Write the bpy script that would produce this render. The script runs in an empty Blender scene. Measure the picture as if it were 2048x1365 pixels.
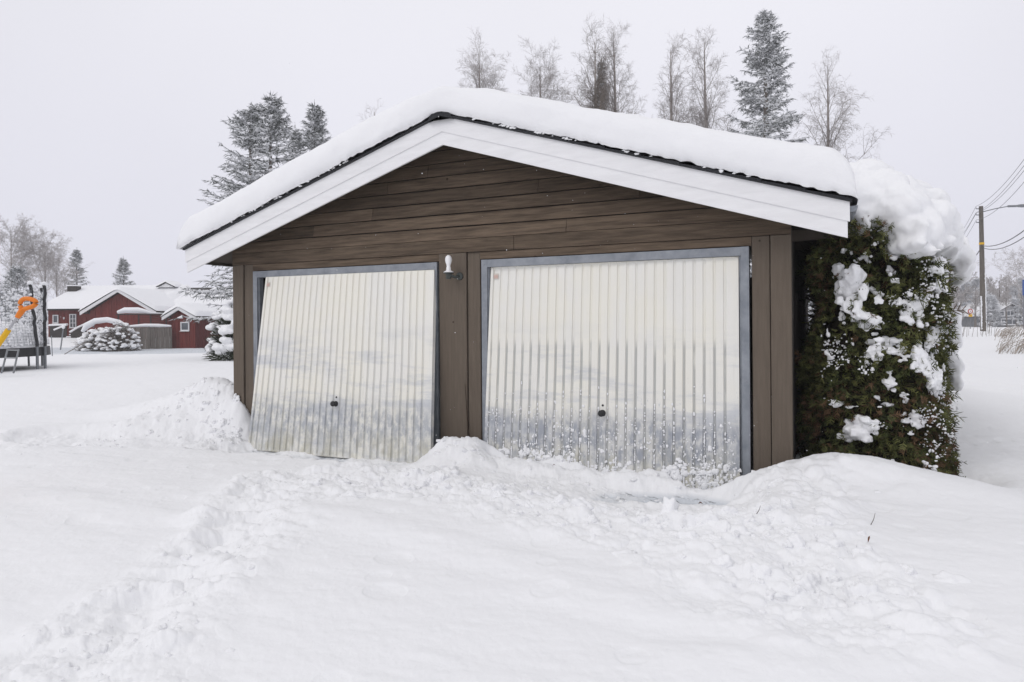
import bpy, math, random
import numpy as np
from mathutils import Vector, noise as mnoise
R = math.radians
sc = bpy.context.scene
C = bpy.context.collection
# ------------------------------------------------------------------ camera, sky, sun, exposure
CAM = np.array([6.055, -5.948, 1.469]); YAW = 0.4305; ROLL = 0.0077; FPX = 1347.3; HZ = 643.2   # 2048 px wide picture
cd = bpy.data.cameras.new('camera'); cam = bpy.data.objects.new('camera', cd); C.objects.link(cam)
cd.sensor_width = 36; cd.lens = FPX/2048*36; cd.clip_start = .05; cd.clip_end = 3000
cd.shift_y = (HZ-682.5)/2048
from mathutils import Matrix
cam.matrix_world = Matrix.Translation(Vector(CAM)) @ Matrix.Rotation(YAW, 4, 'Z') @ Matrix.Rotation(R(90), 4, 'X') @ Matrix.Rotation(-ROLL, 4, 'Z')
sc.camera = cam
sc.view_settings.view_transform = 'Standard'; sc.view_settings.look = 'None'
sc.view_settings.exposure = 0; sc.view_settings.gamma = 1
sc.cycles.volume_bounces = 4
SUN_EL, SUN_AZ = R(42), R(205)          # azimuth clockwise from +Y
w = bpy.data.worlds.new('World'); sc.world = w; w.use_nodes = True
nt = w.node_tree; N = nt.nodes; L = nt.links; N.clear()
out = N.new('ShaderNodeOutputWorld'); bg = N.new('ShaderNodeBackground'); L.new(bg.outputs[0], out.inputs[0])
sky = N.new('ShaderNodeTexSky'); sky.sky_type = 'NISHITA'; sky.sun_disc = False
sky.sun_elevation = SUN_EL; sky.sun_rotation = SUN_AZ; sky.dust_density = 6; sky.air_density = 1.0
hs = N.new('ShaderNodeHueSaturation'); hs.inputs['Saturation'].default_value = .25; hs.inputs['Value'].default_value = 1.0
L.new(sky.outputs[0], hs.inputs['Color'])
tc = N.new('ShaderNodeTexCoord'); sx = N.new('ShaderNodeSeparateXYZ'); L.new(tc.outputs['Generated'], sx.inputs[0])
rp = N.new('ShaderNodeValToRGB'); L.new(sx.outputs['Z'], rp.inputs[0])       # even cloud deck, a little duller at the horizon
el = rp.color_ramp.elements
el[0].position = 0.0; el[0].color = (7.55, 7.55, 8.45, 1)
el[1].position = .9; el[1].color = (8.65, 8.6, 8.85, 1)
e = el.new(.12); e.color = (7.8, 7.8, 8.65, 1)
e = el.new(.38); e.color = (8.2, 8.17, 8.8, 1)
cn = N.new('ShaderNodeTexNoise'); cn.inputs['Scale'].default_value = 1.6; cn.inputs['Detail'].default_value = 3
L.new(tc.outputs['Generated'], cn.inputs['Vector'])
cm = N.new('ShaderNodeMapRange'); cm.inputs['From Min'].default_value = .3; cm.inputs['From Max'].default_value = .7
cm.inputs['To Min'].default_value = .97; cm.inputs['To Max'].default_value = 1.03; L.new(cn.outputs[0], cm.inputs[0])
vm = N.new('ShaderNodeVectorMath'); vm.operation = 'SCALE'; L.new(rp.outputs[0], vm.inputs[0]); nd_ = N.new('ShaderNodeVectorMath'); nd_.operation = 'DOT_PRODUCT'; L.new(tc.outputs['Generated'], nd_.inputs[0]); nd_.inputs[1].default_value = (-.36, .80, .47)
gm = N.new('ShaderNodeMapRange'); gm.interpolation_type = 'SMOOTHSTEP'; gm.inputs['From Min'].default_value = .72; gm.inputs['From Max'].default_value = 1.; gm.inputs['To Min'].default_value = 1.; gm.inputs['To Max'].default_value = 1.075; L.new(nd_.outputs['Value'], gm.inputs[0])
gx_ = N.new('ShaderNodeMath'); gx_.operation = 'MULTIPLY'; L.new(cm.outputs[0], gx_.inputs[0]); L.new(gm.outputs[0], gx_.inputs[1]); L.new(gx_.outputs[0], vm.inputs['Scale'])
mx = N.new('ShaderNodeMix'); mx.data_type = 'RGBA'; mx.inputs[0].default_value = .94
L.new(hs.outputs[0], mx.inputs['A']); L.new(vm.outputs[0], mx.inputs['B'])
L.new(mx.outputs['Result'], bg.inputs[0]); bg.inputs[1].default_value = .1
sd = bpy.data.lights.new('sun', 'SUN'); sd.energy = .55; sd.angle = R(25); sd.color = (1, .97, .93)
so = bpy.data.objects.new('sun', sd); C.objects.link(so)
sdir = Vector((math.sin(SUN_AZ)*math.cos(SUN_EL), math.cos(SUN_AZ)*math.cos(SUN_EL), math.sin(SUN_EL)))
so.rotation_euler = sdir.to_track_quat('Z', 'Y').to_euler(); so.location = (0, -10, 20)

# ------------------------------------------------------------------ picture point -> place
_F = np.array([-math.sin(YAW), math.cos(YAW), 0]); _R = np.array([math.cos(YAW), math.sin(YAW), 0]); _U = np.array([0, 0, 1.])
def ray(u, v):
    c, s = math.cos(ROLL), math.sin(ROLL); a = u-1024; b = v-HZ
    return _F + _R*(c*a-s*b)/FPX - _U*(s*a+c*b)/FPX
def at(u, v, d=None, z=None, y=None, x=None):
    r = ray(u, v)
    t = d if d is not None else (z-CAM[2])/r[2] if z is not None else (y-CAM[1])/r[1] if y is not None else (x-CAM[0])/r[0]
    return CAM + r*t
rng = np.random.default_rng(7)

# ------------------------------------------------------------------ noise on arrays
def h2(ix, iy, seed=0):
    n = (ix.astype(np.int64)*374761393 + iy.astype(np.int64)*668265263 + seed*1442695041) & 0xffffffff
    n = ((n ^ (n >> 13))*1274126177) & 0xffffffff
    n = ((n ^ (n >> 16))*2246822519) & 0xffffffff
    return ((n ^ (n >> 15)) & 0xffffff)/float(0xffffff)
def vnoise(x, y, seed=0):
    ix = np.floor(x); iy = np.floor(y); fx = x-ix; fy = y-iy
    ux = fx*fx*fx*(fx*(fx*6-15)+10); uy = fy*fy*fy*(fy*(fy*6-15)+10)
    a = h2(ix, iy, seed); b = h2(ix+1, iy, seed); c = h2(ix, iy+1, seed); d = h2(ix+1, iy+1, seed)
    return (a*(1-ux)+b*ux)*(1-uy)+(c*(1-ux)+d*ux)*uy
def fbm(x, y, s, oct=4, seed=0):
    r = 0; a = .5; f = 1/s; t = 0
    for i in range(oct):
        r = r+a*(vnoise(x*f+i*17.3, y*f-i*9.1, seed+i)*2-1); t += a; a *= .5; f *= 2.03
    return r/t
def domes(x, y, s, seed=0, prob=.7):
    """lumps of shovelled snow: height of overlapping rounded chunks of size s"""
    xs = x/s; ys = y/s; ix = np.floor(xs); iy = np.floor(ys); best = np.zeros_like(x)
    for dx in (-1, 0, 1):
        for dy in (-1, 0, 1):
            cx = ix+dx; cy = iy+dy
            r = .25+.5*h2(cx, cy, seed+3); ok = h2(cx, cy, seed+4) < prob
            ox = xs-(cx+h2(cx, cy, seed+1)); oy = ys-(cy+h2(cx, cy, seed+2))
            an = h2(cx, cy, seed+5)*3.14; k = .65+.5*h2(cx, cy, seed+6)
            px = ox*np.cos(an)+oy*np.sin(an); py = (-ox*np.sin(an)+oy*np.cos(an))/k
            q = np.maximum(0, 1-(px*px+py*py)/(r*r))
            hh = np.where(ok, np.sqrt(q)*r, 0)
            best = np.maximum(best, hh)
    return best*s
def sstep(a, b, x):
    t = np.clip((x-a)/(b-a), 0, 1); return t*t*(3-2*t)

# ------------------------------------------------------------------ mesh building
class MB:
    def __init__(s): s.V = []; s.F = []; s.M = []; s.n = 0; s.UV = []
    def add(s, V, F, m=0):
        V = np.asarray(V, float).reshape(-1, 3); F = np.asarray(F, np.int64)
        if len(F) == 0: return
        s.V.append(V); s.F.append(F+s.n)
        s.M.append(np.full(len(F), m) if np.isscalar(m) else np.asarray(m)); s.n += len(V)
    def box(s, x0, x1, y0, y1, z0, z1, m=0, X=None):
        v = np.array([(x, y, z) for x in (x0, x1) for y in (y0, y1) for z in (z0, z1)], float)
        if X is not None: v = X(v)
        s.add(v, [(0, 1, 3, 2), (4, 6, 7, 5), (0, 4, 5, 1), (2, 3, 7, 6), (0, 2, 6, 4), (1, 5, 7, 3)], m)
    def prism(s, poly, y0, y1, m=0, X=None):
        """poly: (x,z) points, extruded along y"""
        n = len(poly)
        v = np.array([(p[0], y0, p[1]) for p in poly]+[(p[0], y1, p[1]) for p in poly], float)
        if X is not None: v = X(v)
        s.add(v, [(i, (i+1) % n, n+(i+1) % n, n+i) for i in range(n)], m)
        for o in (0, n):
            for i in range(1, n-1):
                f = (o, o+i, o+i+1); s.add(v[list(f)], [(0, 1, 2)], m)
    def build(s, name, mats, parent=None, smooth=False, loc=None):
        if not isinstance(mats, (list, tuple)): mats = [mats]
        V = np.concatenate(s.V)
        off = np.array(world_loc(parent)) if parent is not None else np.array(loc if loc is not None else (0, 0, 0), float)
        V = V-off
        me = bpy.data.meshes.new(name)
        tot = np.concatenate([np.full(len(f), f.shape[1]) for f in s.F]); loops = np.concatenate([f.ravel() for f in s.F])
        me.vertices.add(len(V)); me.vertices.foreach_set('co', V.ravel())
        me.loops.add(len(loops)); me.loops.foreach_set('vertex_index', loops.astype(np.int32))
        me.polygons.add(len(tot)); st = np.concatenate([[0], np.cumsum(tot)[:-1]])
        me.polygons.foreach_set('loop_start', st.astype(np.int32))
        me.polygons.foreach_set('material_index', np.concatenate(s.M).astype(np.int32))
        me.polygons.foreach_set('use_smooth', np.full(len(tot), smooth))
        for m in mats: me.materials.append(m)
        me.update(); me.validate()
        o = bpy.data.objects.new(name, me); C.objects.link(o)
        if parent is not None: o.parent = parent
        elif loc is not None: o.location = loc
        return o
def world_loc(o):
    l = Vector(o.location)
    while o.parent is not None: o = o.parent; l = l+Vector(o.location)
    return l
def bevel(o, w=.004, seg=1):
    b = o.modifiers.new('bevel', 'BEVEL'); b.width = w; b.segments = seg; b.limit_method = 'ANGLE'; b.angle_limit = R(40); return o
def tubes(mb, P0, P1, r0, r1, n=3, m=0, cap=False):
    P0 = np.asarray(P0, float).reshape(-1, 3); P1 = np.asarray(P1, float).reshape(-1, 3); k = len(P0)
    if k == 0: return
    r0 = np.broadcast_to(np.asarray(r0, float), (k,)); r1 = np.broadcast_to(np.asarray(r1, float), (k,))
    d = P1-P0; d = d/(np.linalg.norm(d, axis=1, keepdims=True)+1e-9)
    ref = np.where(np.abs(d[:, 2:3]) > .9, np.array([[1., 0, 0]]), np.array([[0, 0, 1.]]))
    a = np.cross(d, ref); a /= np.linalg.norm(a, axis=1, keepdims=True)+1e-9; b = np.cross(d, a)
    ang = np.arange(n)*2*np.pi/n
    ring = a[:, None, :]*np.cos(ang)[None, :, None]+b[:, None, :]*np.sin(ang)[None, :, None]
    V = np.concatenate([P0[:, None]+ring*r0[:, None, None], P1[:, None]+ring*r1[:, None, None]], 1)
    i = np.arange(n); f = np.stack([i, (i+1) % n, n+(i+1) % n, n+i], 1)
    F = (np.arange(k)*2*n)[:, None, None]+f[None]
    mm = m if np.isscalar(m) else np.repeat(m, n)
    mb.add(V.reshape(-1, 3), F.reshape(-1, 4), mm)
    if cap:
        for j in range(k):
            o = V[j]
            for q in (0, n):
                mb.add(np.vstack([o[q:q+n], o[q:q+n].mean(0)]), [(t, (t+1) % n, n) for t in range(n)], m if np.isscalar(m) else m[j])
def polyline(mb, pts, rad, n=8, m=0):
    """a smooth tube through points, capped"""
    P = np.asarray(pts, float); k = len(P); rad = np.broadcast_to(np.asarray(rad, float), (k,))
    T = np.gradient(P, axis=0); T /= np.linalg.norm(T, axis=1, keepdims=True)+1e-9
    ref = np.array([0, 0, 1.]) if abs(T[:, 2]).mean() < .8 else np.array([0, 1., 0])
    a = np.cross(T, ref); a /= np.linalg.norm(a, axis=1, keepdims=True)+1e-9; b = np.cross(T, a)
    ang = np.arange(n)*2*np.pi/n
    V = P[:, None]+(a[:, None]*np.cos(ang)[None, :, None]+b[:, None]*np.sin(ang)[None, :, None])*rad[:, None, None]
    F = [(r*n+i, r*n+(i+1) % n, (r+1)*n+(i+1) % n, (r+1)*n+i) for r in range(k-1) for i in range(n)]
    mb.add(V.reshape(-1, 3), F, m)
    for r in (0, k-1): mb.add(np.vstack([V[r], P[r]]), [(i, (i+1) % n, n) for i in range(n)], m)
def lathe(mb, prof, c, n=20, m=0, ax=(0, 0, 1)):
    """prof: (radius, height) about an axis through c"""
    ax = np.array(ax, float); ax /= np.linalg.norm(ax); ref = np.array([1., 0, 0]) if abs(ax[0]) < .9 else np.array([0, 1., 0])
    a = np.cross(ax, ref); a /= np.linalg.norm(a); b = np.cross(ax, a); ang = np.arange(n)*2*np.pi/n
    V = np.concatenate([np.array(c)+ax*h+r*(np.cos(ang)[:, None]*a+np.sin(ang)[:, None]*b) for r, h in prof])
    F = [(r*n+i, r*n+(i+1) % n, (r+1)*n+(i+1) % n, (r+1)*n+i) for r in range(len(prof)-1) for i in range(n)]
    mb.add(V, F, m)
_ico = {}
def ico(sub):
    if sub in _ico: return _ico[sub]
    t = (1+5**.5)/2
    v = [(-1, t, 0), (1, t, 0), (-1, -t, 0), (1, -t, 0), (0, -1, t), (0, 1, t), (0, -1, -t), (0, 1, -t), (t, 0, -1), (t, 0, 1), (-t, 0, -1), (-t, 0, 1)]
    f = [(0, 11, 5), (0, 5, 1), (0, 1, 7), (0, 7, 10), (0, 10, 11), (1, 5, 9), (5, 11, 4), (11, 10, 2), (10, 7, 6), (7, 1, 8),
         (3, 9, 4), (3, 4, 2), (3, 2, 6), (3, 6, 8), (3, 8, 9), (4, 9, 5), (2, 4, 11), (6, 2, 10), (8, 6, 7), (9, 8, 1)]
    v = [np.array(p)/np.linalg.norm(p) for p in v]
    for _ in range(sub):
        c = {}; nf = []
        def mid(a, b):
            k = (min(a, b), max(a, b))
            if k not in c: p = v[a]+v[b]; v.append(p/np.linalg.norm(p)); c[k] = len(v)-1
            return c[k]
        for a, b, d in f:
            x, y, z = mid(a, b), mid(b, d), mid(d, a); nf += [(a, x, z), (b, y, x), (d, z, y), (x, y, z)]
        f = nf
    _ico[sub] = (np.array(v), np.array(f)); return _ico[sub]
def blob(mb, c, r, sub=2, jit=.12, m=0):
    v, f = ico(sub); s = rng.uniform(0, 50, 3)
    r = np.broadcast_to(np.asarray(r, float), (3,))
    k = 1+jit*(np.sin(v[:, 0]*3.1+s[0])+np.sin(v[:, 1]*3.7+s[1])+np.sin(v[:, 2]*4.3+s[2])+.6*np.sin(v[:, 0]*9+v[:, 2]*7+s[1]))*.7
    mb.add(v*k[:, None]*r+np.array(c), f, m)
def fuse(o, vox, smooth=2):
    """melt overlapping lumps into one soft body of snow"""
    r = o.modifiers.new('fuse', 'REMESH'); r.mode = 'VOXEL'; r.voxel_size = vox; r.use_smooth_shade = True
    if smooth:
        s = o.modifiers.new('soft', 'SMOOTH'); s.iterations = smooth; s.factor = .5
    return o
def roughen(o, strength, size, seed=0):
    t = bpy.data.textures.new('lumps', 'CLOUDS'); t.noise_scale = size; t.noise_depth = 2
    d = o.modifiers.new('lumpy', 'DISPLACE'); d.texture = t; d.strength = strength; d.mid_level = .5; d.texture_coords = 'LOCAL'
    return o

# ------------------------------------------------------------------ naming
def tag(o, label=None, cat=None, group=None, kind=None):
    if label: o['label'] = label
    if cat: o['category'] = cat
    if group: o['group'] = group
    if kind: o['kind'] = kind
    return o
def thing(name, loc, label, cat, group=None):
    o = bpy.data.objects.new(name, None); o.empty_display_size = .2; C.objects.link(o); o.location = loc
    return tag(o, label, cat, group)

# ------------------------------------------------------------------ materials
def mat(name, col, rough=.7, spec=.3, metal=0, var=.12, scale=6, bump=0, bscale=30, stretch=(1, 1, 1), col2=None, island=0, coords='Object', detail=5, knots=0):
    m = bpy.data.materials.new(name); m.use_nodes = True; t = m.node_tree; n = t.nodes; l = t.links
    b = n['Principled BSDF']; b.inputs['Roughness'].default_value = rough; b.inputs['Specular IOR Level'].default_value = spec; b.inputs['Metallic'].default_value = metal
    c = n.new('ShaderNodeTexCoord'); mp = n.new('ShaderNodeMapping'); mp.inputs['Scale'].default_value = stretch; l.new(c.outputs[coords], mp.inputs[0])
    no = n.new('ShaderNodeTexNoise'); no.inputs['Scale'].default_value = scale; no.inputs['Detail'].default_value = detail; no.inputs['Roughness'].default_value = .6; l.new(mp.outputs[0], no.inputs['Vector'])
    mxx = n.new('ShaderNodeMix'); mxx.data_type = 'RGBA'
    a = tuple(max(0, x*(1-var)) for x in col); d = tuple(min(1, x*(1+var)) for x in col) if col2 is None else col2
    mxx.inputs['A'].default_value = (*a, 1); mxx.inputs['B'].default_value = (*d, 1)
    mr = n.new('ShaderNodeMapRange'); mr.inputs['From Min'].default_value = .3; mr.inputs['From Max'].default_value = .7; l.new(no.outputs[0], mr.inputs[0])
    l.new(mr.outputs[0], mxx.inputs[0]); o = mxx.outputs['Result']
    if knots:
        vo = n.new('ShaderNodeTexVoronoi'); vo.inputs['Scale'].default_value = knots; mk = n.new('ShaderNodeMapping'); mk.inputs['Scale'].default_value = (1, .2, 1); l.new(c.outputs['Object'], mk.inputs[0]); l.new(mk.outputs[0], vo.inputs['Vector'])
        kr = n.new('ShaderNodeMapRange'); kr.inputs[1].default_value = .07; kr.inputs[2].default_value = .03; kr.inputs[4].default_value = .8; l.new(vo.outputs['Distance'], kr.inputs[0])
        km = n.new('ShaderNodeMix'); km.data_type = 'RGBA'; l.new(kr.outputs[0], km.inputs[0]); l.new(o, km.inputs['A']); km.inputs['B'].default_value = (col[0]*.2, col[1]*.16, col[2]*.13, 1) if col[0] < .5 else (.5, .49, .44, 1); o = km.outputs['Result']
    if island:
        g = n.new('ShaderNodeNewGeometry'); r2 = n.new('ShaderNodeMapRange'); r2.inputs['To Min'].default_value = 1-island; r2.inputs['To Max'].default_value = 1+island
        l.new(g.outputs['Random Per Island'], r2.inputs[0]); v = n.new('ShaderNodeVectorMath'); v.operation = 'SCALE'; l.new(o, v.inputs[0]); l.new(r2.outputs[0], v.inputs['Scale']); o = v.outputs[0]
    l.new(o, b.inputs['Base Color'])
    if bump:
        n2 = n.new('ShaderNodeTexNoise'); n2.inputs['Scale'].default_value = bscale; n2.inputs['Detail'].default_value = 6; l.new(mp.outputs[0], n2.inputs['Vector'])
        bu = n.new('ShaderNodeBump'); bu.inputs['Strength'].default_value = bump; bu.inputs['Distance'].default_value = .01; l.new(n2.outputs[0], bu.inputs['Height']); l.new(bu.outputs[0], b.inputs['Normal'])
    return m
def snow_mat(name, base=(.86, .865, .88), bump=.5, far=False):
    m = bpy.data.materials.new(name); m.use_nodes = True; t = m.node_tree; n = t.nodes; l = t.links
    b = n['Principled BSDF']; b.inputs['Roughness'].default_value = .75; b.inputs['Specular IOR Level'].default_value = .15
    b.inputs['Base Color'].default_value = (*base, 1)
    if not far:
        c = n.new('ShaderNodeTexCoord')
        a = n.new('ShaderNodeTexNoise'); a.inputs['Scale'].default_value = 14; a.inputs['Detail'].default_value = 6; a.inputs['Roughness'].default_value = .65; l.new(c.outputs['Object'], a.inputs['Vector'])
        a2 = n.new('ShaderNodeTexNoise'); a2.inputs['Scale'].default_value = 160; a2.inputs['Detail'].default_value = 3; l.new(c.outputs['Object'], a2.inputs['Vector'])
        b1 = n.new('ShaderNodeBump'); b1.inputs['Strength'].default_value = bump; b1.inputs['Distance'].default_value = .015; l.new(a.outputs[0], b1.inputs['Height'])
        b2 = n.new('ShaderNodeBump'); b2.inputs['Strength'].default_value = bump; b2.inputs['Distance'].default_value = .002; l.new(a2.outputs[0], b2.inputs['Height']); l.new(b1.outputs[0], b2.inputs['Normal'])
        l.new(b2.outputs[0], b.inputs['Normal'])
    return m
M = {}
M['snow'] = snow_mat('snow', bump=.35)
M['snow_far'] = snow_mat('snow_far', base=(.84, .845, .865), far=True)
M['wood'] = mat('brown_board_paint', (.119, .096, .075), .75, .2, var=.12, scale=5, bump=.35, bscale=40, stretch=(8, 8, .6), island=.14, knots=5.)
M['siding'] = mat('brown_siding_stain', (.068, .050, .036), .8, .2, scale=4, bump=.4, bscale=30, stretch=(.7, 6, 9), col2=(.140, .104, .074), island=.34, knots=4.)
M['side'] = mat('weathered_side_boards', (.085, .078, .072), .8, .2, scale=5, bump=.4, bscale=40, stretch=(6, 6, .5), island=.2)
M['soffit'] = mat('soffit_boards', (.075, .062, .052), .85, .15, scale=5, stretch=(1, 1, 1))
M['white'] = mat('white_barge_paint', (.80, .80, .81), .55, .35, var=.05, scale=3.5, bump=.15, bscale=25, stretch=(1, 4, 6))
M['galv'] = mat('galvanised_frame', (.225, .245, .275), .55, .4, metal=.25, scale=9, col2=(.30, .32, .35), bump=.15, bscale=60, stretch=(1, 1, 1))
M['black'] = mat('black_metal', (.018, .018, .02), .5, .4)
M['tile'] = mat('black_roof_tile', (.022, .023, .027), .7, .3, bump=.3, bscale=50)
M['dark'] = mat('unlit_interior', (.03, .027, .025), .9, .1)
M['porcelain'] = mat('white_bulb', (.86, .86, .87), .35, .5, var=.01)
M['lampmetal'] = mat('grey_green_enamel', (.055, .062, .058), .5, .4, bump=.2)
M['pink'] = mat('faded_pink_sticker', (.58, .42, .37), .6, .3, var=.08, scale=60)
M['paper'] = mat('pale_sticker_border', (.62, .56, .5), .6, .3, var=.05, scale=60)

def door_mat(name, seed, groove, snowy):
    """cream powder paint worn to blue-grey in cloudy bands, worse towards the foot of the door"""
    m = bpy.data.materials.new(name); m.use_nodes = True; t = m.node_tree; n = t.nodes; l = t.links
    b = n['Principled BSDF']; b.inputs['Roughness'].default_value = .5; b.inputs['Specular IOR Level'].default_value = .35
    c = n.new('ShaderNodeTexCoord'); s = n.new('ShaderNodeSeparateXYZ'); l.new(c.outputs['Object'], s.inputs[0])
    def noise(sc_, stretch, det=5, off=0, dist=0, rough=.6):
        mp = n.new('ShaderNodeMapping'); mp.inputs['Scale'].default_value = stretch; mp.inputs['Location'].default_value = (seed+off, seed*2+off, seed*3); l.new(c.outputs['Object'], mp.inputs[0])
        q = n.new('ShaderNodeTexNoise'); q.inputs['Scale'].default_value = sc_; q.inputs['Detail'].default_value = det; q.inputs['Distortion'].default_value = dist; q.inputs['Roughness'].default_value = rough; l.new(mp.outputs[0], q.inputs['Vector']); return q.outputs[0]
    def mr(x, a, b_, c_=0., d=1.):
        q = n.new('ShaderNodeMapRange'); q.interpolation_type = 'SMOOTHSTEP'
        for i, v_ in enumerate((a, b_, c_, d)): q.inputs[i+1].default_value = v_
        l.new(x, q.inputs[0]); return q.outputs[0]
    def math_(op, a, b_):
        q = n.new('ShaderNodeMath'); q.operation = op; q.use_clamp = op != 'SUBTRACT'
        for i, v_ in enumerate((a, b_)):
            if isinstance(v_, (int, float)): q.inputs[i].default_value = v_
            else: l.new(v_, q.inputs[i])
        return q.outputs[0]
    def mix(f, a, b_):
        q = n.new('ShaderNodeMix'); q.data_type = 'RGBA'
        if isinstance(f, float): q.inputs[0].default_value = f
        else: l.new(f, q.inputs[0])
        for k_, v_ in (('A', a), ('B', b_)):
            if isinstance(v_, tuple): q.inputs[k_].default_value = (*v_, 1)
            else: l.new(v_, q.inputs[k_])
        return q.outputs['Result']
    z = s.outputs['Z']
    base = mix(mr(noise(2.5, (1, 1, .5)), .35, .65), (.80, .79, .745), (.82, .80, .72))
    # wide soft horizontal clouds of wear
    wear = mr(noise(2.0, (.45, 1, 2.4), 7, 3, 0, .66), .46, .66)
    band = mr(z, 1.55, .95)
    w1 = math_('MULTIPLY', math_('MULTIPLY', wear, band), .85)
    col = mix(w1, base, (.54, .56, .59))
    # heavy mottled wear near the foot, with a ragged upper edge and tufts of bare cream lower down
    edge = n.new('ShaderNodeMath'); edge.operation = 'MULTIPLY_ADD'; l.new(noise(6, (1, 1, .35), 8, 9, 0, .7), edge.inputs[0]); edge.inputs[1].default_value = .42; l.new(z, edge.inputs[2])
    low = mr(edge.outputs[0], (.95 if not snowy else .93), (.68 if not snowy else .66))
    spots = mr(noise(13, (1, 1, .55), 8, 5, .15, .72), .40, .60)
    foot = mr(z, .34 if not snowy else .26, .08, 1, .45)
    w2 = math_('MULTIPLY', math_('MULTIPLY', low, math_('ADD', math_('MULTIPLY', spots, .65), .35 if snowy else .12)), foot)
    col = mix(w2, col, (.335, .355, .395) if snowy else (.35, .375, .415))
    # yellow-green grime at the very foot
    grime = math_('MULTIPLY', mr(z, .42, .12), mr(noise(7, (1, 1, .6), 5, 21), .42, .62))
    col = mix(math_('MULTIPLY', grime, .6), col, (.43, .41, .31))
    drip = math_('MULTIPLY', mr(noise(16, (1, 1, .06), 4, 13, 0, .6), .56, .70), mr(z, 2.1, .3, .15, .6)); col = mix(math_('MULTIPLY', drip, .5), col, (.55, .54, .47))
    # fine scuffs
    sc1 = mr(noise(38, (1, 1, .45), 4, 31), .63, .70); col = mix(math_('MULTIPLY', math_('MULTIPLY', sc1, mr(z, 1.25, .6)), .45), col, (.42, .45, .50))
    if groove:
        g = math_('MULTIPLY', mr(noise(6, (1, 1, .3), 4, 41), .25, .5), mr(z, 1.33, 1.20)) if snowy else mr(z, 2.2, .2, .12, .7)
        col = mix(math_('MULTIPLY', g, .75), col, (.36, .37, .37))
        col = mix(.05, col, (.45, .44, .36))
    l.new(col, b.inputs['Base Color'])
    bu = n.new('ShaderNodeBump'); bu.inputs['Strength'].default_value = .12; bu.inputs['Distance'].default_value = .01
    l.new(noise(3.5, (1, 1, 1), 2, 2), bu.inputs['Height']); l.new(bu.outputs[0], b.inputs['Normal'])
    return m

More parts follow.
